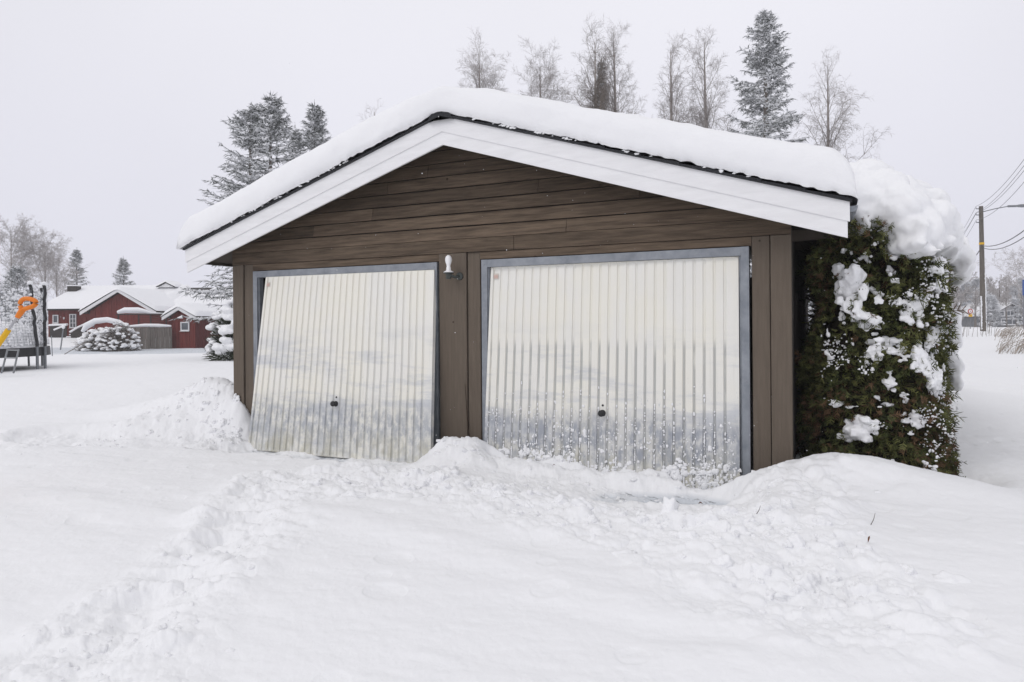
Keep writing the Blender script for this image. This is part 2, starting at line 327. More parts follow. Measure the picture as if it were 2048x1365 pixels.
# ================================================================== SNOW GROUND
def seg_mask(x, y, pts, wid, soft):
    """1 within wid of the polyline, fading over soft"""
    best = np.full(x.shape, 1e9)
    for (a, b) in zip(pts[:-1], pts[1:]):
        ax, ay = a[0], a[1]; bx, by = b[0], b[1]; dx, dy = bx-ax, by-ay; q = dx*dx+dy*dy+1e-9
        t = np.clip(((x-ax)*dx+(y-ay)*dy)/q, 0, 1); best = np.minimum(best, np.hypot(x-ax-t*dx, y-ay-t*dy))
    return 1-sstep(wid, wid+soft, best)
def bump_g(x, y, c, rx, ry, a, rot=0):
    dx = x-c[0]; dy = y-c[1]; cc, ss = math.cos(rot), math.sin(rot)
    u = (dx*cc+dy*ss)/rx; v = (-dx*ss+dy*cc)/ry
    return a*np.exp(-(u*u+v*v))
def P(u, v, z=.15): return at(u, v, z=z)
def height(x, y, fine=True):
    x = np.asarray(x, float); y = np.asarray(y, float)
    dep = (x-CAM[0])*_F[0]+(y-CAM[1])*_F[1]; lat = (x-CAM[0])*_R[0]+(y-CAM[1])*_R[1]
    wx = x+.12*fbm(x, y, .9, 3, 5); wy = y+.12*fbm(x, y, .9, 3, 15)
    h = .20+.035*fbm(x, y, 2.6, 3, 1)+.012*fbm(x, y*1.6, .5, 3, 2)
    h = h+.10*sstep(9, 14, dep)                                        # undisturbed snow on the lawn
    left = sstep(3, -4, lat)
    h = h-left*.30*sstep(20, 36, dep)+left*.55*sstep(41, 49, dep)
    h = h+.06*sstep(10, 25, dep)*fbm(x, y, 9, 3, 8)
    # right side: street with ploughed bank beyond
    right = sstep(2.5, 5, lat)
    h = h-.08*right*seg_mask(x, y, [P(1880, 830), P(2300, 960)], 1.8, 1.5)
    road = seg_mask(x, y, [P(1700, 735, .1), P(2600, 800, .1)], 3.0, 1.6)
    h = h-.16*right*road*sstep(8, 10, dep)
    tr = 0
    for a, b in (((1900, 757), (2200, 788)), ((1900, 768), (2200, 803)), ((1900, 775), (2200, 811)), ((1900, 735), (2200, 752))):
        tr = tr+seg_mask(wx, wy, [P(*a), P(*b)], .10, .14)
    h = h-.05*right*np.minimum(tr, 1)
    h = h+right*.40*sstep(22, 25, dep)*sstep(75, 34, dep)*(1+.5*fbm(x, y, 3, 3, 77))
    cl = np.zeros_like(h)
    # --- cleared apron before the left door, running off to the left
    clear = seg_mask(wx+.12*fbm(x, y, .2, 4, 193), wy+.12*fbm(x, y, .2, 4, 194), [P(500, 912, .05), P(690, 925, .05), P(820, 950, .05)], .30, .30)
    clear = np.maximum(clear, .55*seg_mask(wx, wy, [P(120, 893, .08), P(300, 905, .05), P(480, 905, .05)], .22, .35))
    qx, qy = wx+.16*fbm(x, y, .22, 4, 191), wy+.16*fbm(x, y, .22, 4, 192)
    clear = np.maximum(clear, seg_mask(qx, qy, [(0.62, 0.1), (2.4, 0.1)], .28, .34))
    # --- the bank thrown up left of the garage corner
    h = h+bump_g(x, y, (-.60, .30), .62, .42, .34)+bump_g(x, y, (-1.25, .25), .9, .42, .24)+bump_g(x, y, (-2.2, .2), 1.0, .4, .14)
    h = h+.08*seg_mask(wx, wy, [P(40, 865, .2), P(250, 858, .25), P(400, 830, .3)], .15, .55)
    cl = np.maximum(cl, bump_g(x, y, (-.8, .1), 1.2, .55, .9)); cl = np.maximum(cl, .8*seg_mask(wx, wy, [P(0, 900), P(250, 875), P(430, 850)], .3, .5))
    # --- bank before the right door and past the right corner
    h = h+.05*seg_mask(wx, wy, [P(930, 985, .1), P(1000, 975, .15), P(1080, 985, .15)], .14, .4)
    h = h+bump_g(x, y, (2.88, -.25), .28, .26, .105)                    # heap at the middle post
    h = h+.03*seg_mask(wx, wy, [P(760, 1040), P(1100, 1060), P(1350, 1100), P(1560, 1080)], .25, .6)
    h = h+bump_g(x, y, (6.12, -.24), .46, .38, .19)+bump_g(x, y, (6.75, -.15), .6, .45, .12)
    h = h+bump_g(x, y, (5.65, -1.1), .5, .6, .07)
    cl = np.maximum(cl, seg_mask(wx, wy, [P(640, 985), P(900, 985), P(1250, 1060), P(1500, 1090)], .42, .35))
    cl = np.maximum(cl, seg_mask(wx, wy, [P(1560, 960, .3), P(1540, 1080), P(1640, 1170), P(1700, 1240)], .30, .35))
    cl = np.maximum(cl, .8*seg_mask(wx, wy, [P(1300, 1080), P(1450, 1180), P(1600, 1250)], .22, .3))
    # --- snow against the right door, scraped strip before it
    sx_, sy_ = wx+.10*fbm(x, y, .28, 4, 91), wy+.10*fbm(x, y, .28, 4, 92)
    strip = seg_mask(sx_, sy_, [P(1200, 1000, .02), P(1300, 1003, .02), P(1420, 1012, .02)], .02, .30)
    rclear = seg_mask(x, y, [(3.3, .1), (5.5, .1)], .25, .15)
    clear = clear*(1-.98*bump_g(x, y, (2.80, -.30), .36, .34, 1.))
    cr = np.clip(clear, 0, 1)
    lvl = .038+.014*fbm(x, y, .35, 4, 33)
    h = h*(1-cr)+lvl*cr
    h = h*(1-rclear)+(.055+.05*np.clip((4.6-x)/1.6, 0, 1))*rclear
    near_d = np.exp(-((y+.11)/.08)**2)*sstep(2.95, 3.1, x)*sstep(5.0, 4.75, x)
    h = h+near_d*np.maximum(0, .035+.085*fbm(x, y, .32, 3, 51)*1.6+.05*np.clip((4.7-x)/1.5, 0, 1))
    wide = seg_mask(wx, wy, [P(1050, 975, .05), P(1250, 1020, .02), P(1390, 1035, .02)], .10, .75)*(1-bump_g(x, y, (2.86, -.25), .3, .3, 1.))*sstep(5.95, 5.45, x)
    h = h*(1-.8*wide)+.045*.8*wide
    h = h*(1-strip)+.006*strip
    h = h+bump_g(x, y, (-.24, -.08), .22, .15, .17)-bump_g(x, y, (5.15, -.16), .32, .26, .055)
    cl = np.maximum(cl, 1.6*bump_g(x, y, (-.2, -.25), .6, .55, 1.)); cl = np.maximum(cl, 1.3*bump_g(x, y, (2.86, -.30), .42, .38, 1.)); cl = np.maximum(cl, .75*bump_g(x, y, (6.05, -.35), .5, .4, 1.)); cl = np.maximum(cl, .7*wide); cl = np.maximum(cl, .9*seg_mask(wx, wy, [(3.1, -.28), (5.2, -.25)], .12, .2))
    # --- trodden trail from the apron to the lower left
    trail_pts = [P(570, 975), P(520, 1030), P(440, 1115), P(350, 1215), P(255, 1300), P(170, 1380), P(0, 1560)]
    tx, ty = wx+.10*fbm(x, y, .35, 3, 95), wy+.10*fbm(x, y, .35, 3, 96)
    tm = seg_mask(tx, ty, trail_pts, .17, .36)
    core = seg_mask(tx, ty, trail_pts, .02, .26)
    h = h-.018*core+.012*tm+.035*tm*fbm(x, y, .22, 4, 97)
    cl = np.maximum(cl, .8*tm)
    ft = 0
    for i, (u, v) in enumerate([(545, 1005), (485, 1065), (470, 1040), (415, 1130), (430, 1105), (375, 1205), (345, 1180), (300, 1265), (280, 1230), (225, 1325), (195, 1295), (505, 1010)]):
        p = P(u, v); ft = ft+bump_g(x, y, p, .13, .08, .045, .9+.25*math.sin(i*5.))
    h = h-ft
    # --- gentle wrinkles and a shallow drift edge in the foreground
    for a, b, s in (((640, 1040), (1250, 1170), .018), ((1100, 1170), (1560, 1260), .02), ((0, 985), (470, 1050), .018), ((1400, 1330), (1900, 1290), .02)):
        h = h+s*seg_mask(wx, wy, [P(*a, .22), P(*b, .22)], .02, .22)
    if fine:
        cl = np.clip(cl, 0, 1.2)*(1-.85*cr*(1-bump_g(x, y, (-.15, -.25), .5, .4, 1.))*(1-bump_g(x, y, (2.86, -.3), .45, .4, 1.)))*(1-.35*strip)
        far = sstep(16, 9, dep)
        k = .55+.45*fbm(x, y, .6, 2, 60)
        d = .30*domes(x, y, .42, 10, .45)*k+.42*domes(wx, wy, .22, 20, .6)+.45*domes(x+.05*fbm(x, y, .1, 2, 3), y, .11, 30, .65)+.35*domes(x, y, .055, 40, .7)
        h = h+far*(.007*fbm(x*.7+y*.3, y*1.9-x*.4, .30, 4, 120)+.0022*fbm(x, y, .035, 3, 121)-.10*domes(x, y, .16, 122, .10))
        h = h+cl*far*(d*.50+.030*fbm(x, y, .16, 5, 70)+.03*fbm(x, y, .5, 3, 72))
        h = h+cr*far*(.030*fbm(x, y, .13, 5, 80)+.03*fbm(x, y*2, .45, 3, 86)+.22*domes(x, y, .09, 82, .5)*sstep(-.1, .3, fbm(x, y, .5, 2, 87)))+far*.006*fbm(x, y, .30, 4, 85)+far*strip*(.016*fbm(x, y*1.8, .12, 5, 88))
    # hollow at the hedge foot, and keep the floor under the garage low
    h = h-bump_g(x, y, (7.15, .62), .22, .25, .14)
    ins = sstep(-.33, -.26, x)*sstep(5.84, 5.77, x)*sstep(-.02, .06, y)*sstep(8.05, 7.95, y)
    return h*(1-ins)-.02*ins
def ground():
    a_f = np.linspace(R(-46), R(46), 1500); a_c = np.linspace(R(46), R(314), 90)[1:-1]
    ang = np.concatenate([a_f, a_c]); na = len(ang)
    r = [0.25]
    while r[-1] < 300:
        q = r[-1]; r.append(q*(1.05 if q < 2.2 else 1.0033 if q < 10 else 1.008 if q < 30 else 1.03 if q < 150 else 1.15))
    r = np.array(r); nr = len(r)
    A, RR = np.meshgrid(ang, r)
    X = CAM[0]+RR*(np.cos(A)*_F[0]+np.sin(A)*_R[0]); Y = CAM[1]+RR*(np.cos(A)*_F[1]+np.sin(A)*_R[1])
    Z = height(X, Y)
    mb = MB(); i = np.arange(nr-1)[:, None]*na+np.arange(na)[None]; j = np.arange(nr-1)[:, None]*na+(np.arange(na)[None]+1) % na
    F = np.stack([i, i+na, j+na, j], -1).reshape(-1, 4)
    # crust or bare paving showing through on the scraped strips
    Xf = X.ravel(); Yf = Y.ravel()
    V = np.stack([Xf, Yf, Z.ravel()], 1)
    V = np.vstack([V, [CAM[0], CAM[1], height(CAM[0], CAM[1])]])
    mb.add(V, F, 0)
    c = len(V)-1; k = np.arange(na); mb.F.append(np.stack([k, (k+1) % na, np.full(na, c)], 1)); mb.M.append(np.zeros(na))
    return mb.build('snow_ground', M['ground'], smooth=True)
def ground_mat():
    m = snow_mat('snow_ground', bump=.35); t = m.node_tree; n = t.nodes; l = t.links; b = n['Principled BSDF']
    g = n.new('ShaderNodeNewGeometry'); s = n.new('ShaderNodeSeparateXYZ'); l.new(g.outputs['Position'], s.inputs[0])
    # scraped ice and gravel only where the snow was taken down to the paving
    mz = n.new('ShaderNodeMapRange'); mz.inputs[1].default_value = .050; mz.inputs[2].default_value = .012; l.new(s.outputs['Z'], mz.inputs[0])
    mp = n.new('ShaderNodeMapping'); mp.inputs['Scale'].default_value = (1, 3.2, 1); mp.inputs['Rotation'].default_value = (0, 0, .25); l.new(g.outputs['Position'], mp.inputs[0])
    q = n.new('ShaderNodeTexNoise'); q.inputs['Scale'].default_value = 7; q.inputs['Detail'].default_value = 8; q.inputs['Roughness'].default_value = .72; l.new(mp.outputs[0], q.inputs['Vector'])
    mq = n.new('ShaderNodeMapRange'); mq.inputs[1].default_value = .55; mq.inputs[2].default_value = .64; l.new(q.outputs[0], mq.inputs[0])
    mu = n.new('ShaderNodeMath'); mu.operation = 'MULTIPLY'; l.new(mz.outputs[0], mu.inputs[0]); l.new(mq.outputs[0], mu.inputs[1])
    x1 = n.new('ShaderNodeMix'); x1.data_type = 'RGBA'; x1.inputs['A'].default_value = (.86, .865, .88, 1); x1.inputs['B'].default_value = (.62, .65, .69, 1)
    l.new(mz.outputs[0], x1.inputs[0])
    x2 = n.new('ShaderNodeMix'); x2.data_type = 'RGBA'; l.new(x1.outputs['Result'], x2.inputs['A']); x2.inputs['B'].default_value = (.10, .10, .10, 1); l.new(mu.outputs[0], x2.inputs[0])
    l.new(x2.outputs['Result'], b.inputs['Base Color'])
    return m
M['ground'] = ground_mat()
tag(ground(), 'deep snow over the yard with shovelled banks and a trodden trail', None, None, 'structure')

def chunk(mb, c, r):
    v, f = ico(3 if r > .035 else 2 if r > .015 else 1); p = rng.uniform(2.5, 7)
    q = v/(np.abs(v)**p).sum(1, keepdims=True)**(1/p)*.85*rng.uniform([.6, .6, .35], [1.4, 1.3, .95])
    q = q*(1+.10*np.sin(v[:, :1]*7+rng.uniform(0, 9))+.08*np.sin(v[:, 1:2]*11+rng.uniform(0, 9))+.06*np.sin(v[:, 2:]*15+v[:, :1]*9))
    a, b = rng.uniform(0, 6.3), rng.normal(0, .5); ca, sa, cb, sb = math.cos(a), math.sin(a), math.cos(b), math.sin(b)
    M1 = np.array([[ca, -sa, 0], [sa, ca, 0], [0, 0, 1]])@np.array([[1, 0, 0], [0, cb, -sb], [0, sb, cb]])
    mb.add((q*r)@M1.T+np.array(c), f)
def clods():
    mb = MB(); todo = []
    def scatter(pts, wid, cnt, s0, s1, dens=1):
        for _ in range(cnt):
            k = rng.integers(0, len(pts)-1); t = rng.random(); a = pts[k]; b = pts[k+1]
            x = a[0]+(b[0]-a[0])*t+rng.normal(0, wid); y = a[1]+(b[1]-a[1])*t+rng.normal(0, wid)
            if -.36 < x < 5.87 and y > -.16: continue
            r = s0+(s1-s0)*rng.random()**3.5
            if y > -.42 and x < 2.6 and x > .12: continue
            todo.append((x, y, r))
    scatter([P(640, 985), P(900, 985), P(1250, 1060), P(1500, 1090)], .27, 420, .008, .085)
    scatter([P(1560, 960, .3), P(1540, 1080), P(1640, 1170), P(1700, 1240)], .24, 260, .008, .075)
    scatter([(2.62, -.25), (3.05, -.2), (3.3, -.35)], .12, 90, .008, .05)
    scatter([(3.2, -.2), (5.3, -.16)], .05, 130, .006, .03)
    scatter([P(430, 850), P(250, 880), P(60, 900)], .22, 200, .006, .032)
    scatter([P(380, 905, .05), P(640, 935, .05), P(830, 975, .05)], .14, 260, .004, .020)
    scatter([(3.2, -.55), (4.2, -.6), (5.3, -.6)], .16, 260, .005, .030)
    scatter([P(540, 985), P(440, 1115), P(255, 1300), P(170, 1380)], .17, 260, .005, .026)
    scatter([(-.32, -.22), (-.12, -.36), (.06, -.42)], .11, 300, .005, .032)
    scatter([(-.3, -.15), (-.8, 0.05), (-1.3, .1)], .16, 120, .01, .055)
    td = np.array(todo); zz = height(td[:, 0], td[:, 1])
    for (x, y, r), z in zip(todo, zz): chunk(mb, (x, y, z+r*rng.uniform(-.75, -.15)), r)
    o = mb.build('snow_clods', M['snow'], smooth=True)
    return tag(o, 'loose lumps of shovelled snow scattered over the banks', None, None, 'stuff')
clods()

# ================================================================== GARAGE
XL, XR, YB = -.330, 5.837, 8.0; XC = (XL+XR)/2; SL = .3161; OV = .3355; TLR = 3.50
ZTOP = 3.450                        # top of the barge at the ridge
garage = thing('garage', (XC, 0, 0), 'long brown wooden double garage with white bargeboards under thick snow', 'garage')
def roofz(x, z0=ZTOP): return z0-SL*abs(x-XC)
rs = np.random.default_rng(3)
# gable siding: overlapping boards
mb = MB(); z = 2.300; row = 0
# the wide board over the doors, in lengths
for a, b in ((XL+.0, 3.36), (3.365, XR)):
    mb.box(a, b, -.030, 0.0, 2.163, 2.296)
joints = {0: [3.9], 1: [.9], 2: [1.7, 4.6], 3: [3.62], 4: [1.9], 5: [2.4], 6: [3.3]}
while z < ZTOP-.12:
    top = z+.122
    half = (ZTOP-.10-z)/SL; x0 = max(XL, XC-half); x1 = min(XR, XC+half)
    cuts = [x0]+[j for j in joints.get(row, []) if x0 < j < x1]+[x1]
    for a, b in zip(cuts[:-1], cuts[1:]):
        v = [(a, -.034, z), (b-.004, -.034, z), (b-.004, -.012, top), (a, -.012, top), (a, .0, z), (b-.004, .0, z), (b-.004, .012, top), (a, .012, top)]
        mb.add(v, [(0, 1, 2, 3), (4, 7, 6, 5), (0, 4, 5, 1), (0, 3, 7, 4), (1, 5, 6, 2)])
    z += .131; row += 1
mb.build('gable_siding', M['siding'], garage)
# wall shell: side walls, back wall, gable backing (behind the boards)
mb = MB()
mb.box(XL+.05, XL+.12, .06, YB, 0, 2.30); mb.box(XR-.12, XR-.05, .06, YB, 0, 2.30); mb.box(XL+.121, XR-.121, YB-.1, YB-.001, 0, 2.29)
mb.prism([(XL+.06, 2.09), (XR-.06, 2.09), (XR-.06, 2.28), (XC, 3.26), (XL+.06, 2.28)], .014, .10)
mb.build('wall_core', M['dark'], garage)
mb = MB()
for i in range(66):                                               # vertical boards down both long sides
    y0 = .012+i*.121; k = .010 if i % 2 else 0
    if not (9 <= i <= 17): mb.box(XR-.05, XR-.018+k, y0, y0+.119, .0, 2.26)
    else:
        mb.box(XR-.05, XR-.018+k, y0, y0+.119, .0, .95); mb.box(XR-.05, XR-.018+k, y0, y0+.119, 1.72, 2.26)
mb.build('side_wall', M['side'], garage)
mb = MB()
for i in range(66): mb.box(XL+.018-(.010 if i % 2 else 0), XL+.05, .012+i*.121, .131+i*.121, .0, 2.26)
mb.build('side_wall', M['side'], garage)
mb = MB()
wy0, wy1 = .012+9*.121, .012+18*.121
win = mb; mb.box(XR-.048, XR+.012, wy0, wy0+.05, .953, 1.717); mb.box(XR-.048, XR+.012, wy1-.05, wy1, .953, 1.717); mb.box(XR-.048, XR+.012, wy0+.052, wy1-.052, 1.66, 1.717); mb.box(XR-.048, XR+.03, wy0+.052, wy1-.052, .953, 1.0)
wf = mb.build('side_window', M['side'], garage)
mb = MB(); mb.box(XR-.035, XR-.025, wy0+.052, wy1-.052, 1.002, 1.658); gl = mat('dark_pane', (.02, .022, .025), .12, .6); mb.build('pane', gl, wf)
# front posts and trims
mb = MB()
for a, b, yf, z1 in ((XL, -.165, -.028, 2.16), (-.155, -.022, -.012, 2.16), (2.522, 2.835, -.026, 2.16), (2.845, 2.985, -.010, 2.16), (5.532, 5.672, -.014, 2.16), (5.678, XR, -.028, 2.16)):
    mb = MB(); mb.box(a, b, yf, .05, -.02, z1)
    bevel(mb.build('door_post', M['wood'], garage), .004)
mb = MB()
mb.box(-.021, 2.521, -.016, .03, 2.085, 2.160); mb.box(2.987, 5.530, -.016, .03, 2.085, 2.160)
bevel(mb.build('lintel_trim', M['siding'], garage), .003)
# door frames (galvanised)
def door_frame(x0, x1, zt=2.078, jw=.062, hh=.074):
    mb = MB()
    mb.box(x0, x0+jw, -.034, .06, -.02, zt); mb.box(x1-jw, x1, -.034, .06, -.02, zt)
    mb.box(x0+jw+.001, x1-jw-.001, -.032, .06, zt-hh, zt-.001)
    mb.box(x0+jw, x0+jw+.016, -.012, .05, -.02, zt-hh-.002); mb.box(x1-jw-.016, x1-jw, -.012, .05, -.02, zt-hh-.002)
    for xx, zz in ((x0+.03, zt-.05), (x1-.03, zt-.05), (x1-.028, .95), (x0+.03, 1.1)):
        lathe(mb, [(.0, .004), (.007, .003), (.008, 0)], (xx, -.034, zz), 8, 0, (0, -1, 0))
    return mb.build('door_frame', M['galv'], garage)
door_frame(0, 2.5); door_frame(3.010, 5.510)
def corr_door(TL, TR, BL, BR, nb, mats, handle_uv, sticker_uv):
    TL, TR, BL, BR = map(lambda p: np.array(p, float), (TL, TR, BL, BR))
    nrm = np.cross(TR-TL, TL-BL); nrm = nrm/np.linalg.norm(nrm)
    if nrm[1] > 0: nrm = -nrm                       # towards the street
    def S(u, v, o=0):
        u = np.asarray(u, float)[..., None]; v = np.asarray(v, float)[..., None]
        return (BL*(1-u)+BR*u)*(1-v)+(TL*(1-u)+TR*u)*v+nrm*np.asarray(o, float)[..., None]
    W = np.linalg.norm(TR-TL); e = .030/W
    us, os_, ms = [0, e*.95], [0, 0], [0]
    pit = (1-2*e)/nb; gw = .017/W; ch = .005/W
    us.append(e+.001/W); os_.append(-.008); ms.append(0)
    for i in range(nb):
        a = e+pit*i; b = a+pit
        us += [a+gw/2+.001/W, a+gw/2+ch]; os_ += [-.011, 0]; ms += [1, 0]
        if i < nb-1:
            us += [b-gw/2-ch, b-gw/2]; os_ += [0, -.011]; ms += [0, 0]
        else: us += [1-e-.002/W, 1-e]; os_ += [0, 0]; ms += [0, 0]
    us.append(1); os_.append(.0); ms.append(0)
    us = np.array(us); os_ = np.array(os_); ms = np.array(ms)
    nv = 60; vs = np.linspace(.0, 1, nv)
    UU, VV = np.meshgrid(us, vs); OO = np.tile(os_, (nv, 1))
    OO = OO+.004*(fbm(UU*4, VV*4, 1, 3, int(nb+W*100)))+.002
    endf = np.minimum(sstep(0, .014, VV), sstep(1, .986, VV)); OO = np.where(np.tile(os_, (nv, 1)) < 0, OO*endf, OO)
    V = S(UU, VV, OO).reshape(-1, 3); k = len(us)
    i = np.arange(nv-1)[:, None]*k+np.arange(k-1)[None]; F = np.stack([i, i+1, i+k+1, i+k], -1).reshape(-1, 4)
    door = MB(); door.add(V, F, np.tile(ms, (nv-1, 1)).ravel())
    # folded steel edge
    for (u0, v0, u1, v1) in ((0, 0, 0, 1), (1, 0, 1, 1), (0, 0, 1, 0), (0, 1, 1, 1)):
        a = S(u0, v0, .0055); b = S(u1, v1, .0055); c = S(u1, v1, -.045); d = S(u0, v0, -.045)
        door.add([a, b, c, d], [(0, 1, 2, 3)], 0)
    door.add([S(0, 0, -.045), S(1, 0, -.045), S(1, 1, -.045), S(0, 1, -.045)], [(0, 1, 2, 3)], 2)
    for (u0, u1, v0, v1) in ((0, e*.9, .003, .997), (1-e*.9, 1, .003, .997)):       # raised stiles
        a = np.array([S(u0, v0, .0), S(u1, v0, .0), S(u1, v1, .0), S(u0, v1, .0), S(u0, v0, .007), S(u1, v0, .007), S(u1, v1, .007), S(u0, v1, .007)])
        door.add(a, [(4, 5, 6, 7), (0, 1, 5, 4), (1, 2, 6, 5), (2, 3, 7, 6), (3, 0, 4, 7)], 0)
    d = door.build('garage_door', mats+[M['dark']], garage)
    c = S(*handle_uv, .0); h = MB()
    lathe(h, [(.0, 0), (.030, 0), (.030, .006), (.014, .010), (.012, .035), (.026, .042), (.030, .052), (.026, .064), (.012, .068), (.0, .067)], c, 20, 0, nrm)
    h.build('handle', M['black'], d, smooth=True)
    h = MB(); up = (TL-BL)/np.linalg.norm(TL-BL); lathe(h, [(.0, .0), (.010, 0), (.010, .007), (.0, .008)], c+up*.070, 12, 0, nrm)
    p = c+up*.052+nrm*.003; rgt = (TR-TL)/np.linalg.norm(TR-TL)
    h.add([p-rgt*.004-up*.014, p+rgt*.004-up*.014, p+rgt*.004+up*.012, p-rgt*.004+up*.012], [(0, 1, 2, 3)], 0)
    h.build('lock', M['black'], d)
    s = MB(); u, v = sticker_uv; du, dv = .026/W, .026/2.0
    s.add([S(u-du, v-dv, .0085), S(u+du, v-dv, .0085), S(u+du, v+dv, .0085), S(u-du, v+dv, .0085)], [(0, 1, 2, 3)], 0)
    s.add([S(u-du*.8, v-dv*.8, .0105), S(u+du*.8, v-dv*.8, .0105), S(u+du*.8, v+dv*.45, .0105), S(u-du*.8, v+dv*.45, .0105)], [(0, 1, 2, 3)], 1)
    s.build('sticker', [M['paper'], M['pink']], d)
    return d, S
dL, SLf = corr_door((.215, -.042, 2.003), (2.478, -.042, 2.000), (.150, -.275, .045), (2.535, -.235, .045), 27,
               [door_mat('door_paint_worn', 1.3, False, False), door_mat('door_groove_worn', 1.3, True, False)], (.497, .285), (.022, .955))
tag(dL, 'left up-and-over door hanging open askew at the foot')
dR, SRf = corr_door((3.100, .006, 2.002), (5.425, .006, 2.000), (3.050, -.100, .0), (5.428, -.062, .0), 27,
               [door_mat('door_paint_snowy', 5.7, False, True), door_mat('door_groove_snowy', 5.7, True, True)], (.50, .315), (.026, .955))
tag(dR, 'right door spattered with snow along its foot')
# snow thrown against the right door: more towards its foot, caught in the grooves
mb = MB(); e = .030/2.35
for i in range(2600):
    u = rng.random(); v = min(.5, rng.exponential(.075)) if rng.random() < .8 else rng.uniform(0, .30)
    cl_ = float(fbm(np.array([u*9]), np.array([v*9]), 1, 3, 4)[0])
    if rng.random() > .45+cl_*1.3: continue
    r = rng.uniform(.003, .010)*(1.3 if v < .12 else .8)*(1+1.2*(rng.random() < .06))
    blob(mb, SRf(u, v, .004), (r*rng.uniform(.7, 1.6), r*.5, r*rng.uniform(.7, 1.8)), 1, .3)
for g in range(27):
    for _ in range(rng.integers(14, 26)):
        v = rng.uniform(.03, .46)*rng.uniform(.6, 1); r = rng.uniform(.003, .008)
        blob(mb, SRf(e+(1-2*e)/27*g, v, -.004), (r, r*.8, r*rng.uniform(1, 2.2)), 1, .3)
    if rng.random() < .5:
        v1 = rng.uniform(.06, .15)
        for v in np.arange(.01, v1, .008): blob(mb, SRf(e+(1-2*e)/27*g, v, -.003), (.009, .006, .011), 1, .2)
for (u, v, r) in ((.77, .085, .05), (.80, .10, .035), (.74, .065, .04), (.785, .06, .05), (.10, .11, .035), (.18, .105, .04), (.24, .09, .03), (.33, .07, .025), (.86, .14, .018)):
    for _ in range(9): blob(mb, SRf(u+rng.normal(0, .010), v+rng.normal(0, .014), .006), (r*rng.uniform(.3, .7), .012, r*rng.uniform(.3, .7)), 1, .3)
tag(mb.build('caught_snow', M['snow'], dR, smooth=True), kind='stuff')
# roof: deck, soffit, barge boards, tile edge, ridge cap
def slope_prism(mb, t0, t1, y0, y1, xa, xb, z0=ZTOP, m=0):
    """slab between offsets t0..t1 (vertical) from the roof line, from |x-XC|=xa to xb, both sides"""
    for s in (-1, 1):
        mb.prism([(XC+s*xa, z0-SL*xa+t0), (XC+s*xb, z0-SL*xb+t0), (XC+s*xb, z0-SL*xb+t1), (XC+s*xa, z0-SL*xa+t1)], y0, y1, m)
def chevron(mb, t0, t1, y0, y1, xb, m=0):
    a, b = ZTOP+t0, ZTOP+t1; q = SL*xb
    for s in (-1, 1):
        mb.prism([(XC, a), (XC+s*xb, a-q), (XC+s*xb, b-q), (XC, b)], y0, y1, m)
mb = MB(); chevron(mb, -.135, -.02, -OV+.030, YB+.25, TLR-.03); mb.build('roof_deck', M['soffit'], garage)
for i in range(11):                                               # rafters showing under the side eaves
    for s in (-1, 1):
        mb = MB(); mb.prism([(XC+s*3.03, 2.25), (XC+s*(TLR-.04), ZTOP-SL*(TLR-.04)-.137), (XC+s*(TLR-.04), ZTOP-SL*(TLR-.04)-.19), (XC+s*3.03, 2.14)], .4+i*.75, .45+i*.75)
        mb.build('rafter', M['soffit'], garage)
mb = MB(); chevron(mb, -.150, -.004, -OV-.006, -OV+.022, TLR)
chevron(mb, -.275, -.149, -OV+.004, -OV+.026, TLR-.015)
bevel(mb.build('bargeboard', M['white'], garage), .003)
for s in (-1, 1):
    mb = MB(); x = XC+s*(TLR-.012); zz = ZTOP-SL*(TLR-.012)
    mb.box(min(x, x-s*.022), max(x, x-s*.022), -OV+.028, YB+.2, zz-.16, zz-.03); mb.build('eave_fascia', M['soffit'], garage)
mb = MB()
for s in (-1, 1):                                                 # tile edge in short overlapping steps
    n = 11
    for i in range(n):
        a = .05+i*(TLR+.02-.05)/n; b = a+(TLR+.02-.05)/n-.004; lift = .010*(1 if s == 1 else .0)
        za = ZTOP-SL*a; zb = ZTOP-SL*b
        mb.prism([(XC+s*a, za-.003), (XC+s*b, zb-.003), (XC+s*b, zb+.016+lift), (XC+s*a, za+.014)], -OV-.03, YB+.25)
mb.build('tile_edge', M['tile'], garage)
mb = MB(); pr = [(XC-.135+.27*t, ZTOP-.043+.095*math.sin(math.pi*min(1, max(0, t)))**.65) for t in np.linspace(0, 1, 13)]
mb.prism([(XC-.135, ZTOP-.052)]+pr+[(XC+.135, ZTOP-.052), (XC, ZTOP-.012)], -OV-.045, YB+.25)
mb.build('ridge_cap', M['tile'], garage)
# gutter end beneath the right eave
mb = MB(); gx = XC+TLR+.012; gz = ZTOP-SL*TLR-.02
ring = [(gx+.045*math.cos(a), gz-.01+.045*math.sin(a)) for a in np.linspace(math.pi, 2*math.pi, 9)]
mb.prism(ring, -OV+.03, YB, 0); mb.build('gutter', M['galv'], garage)
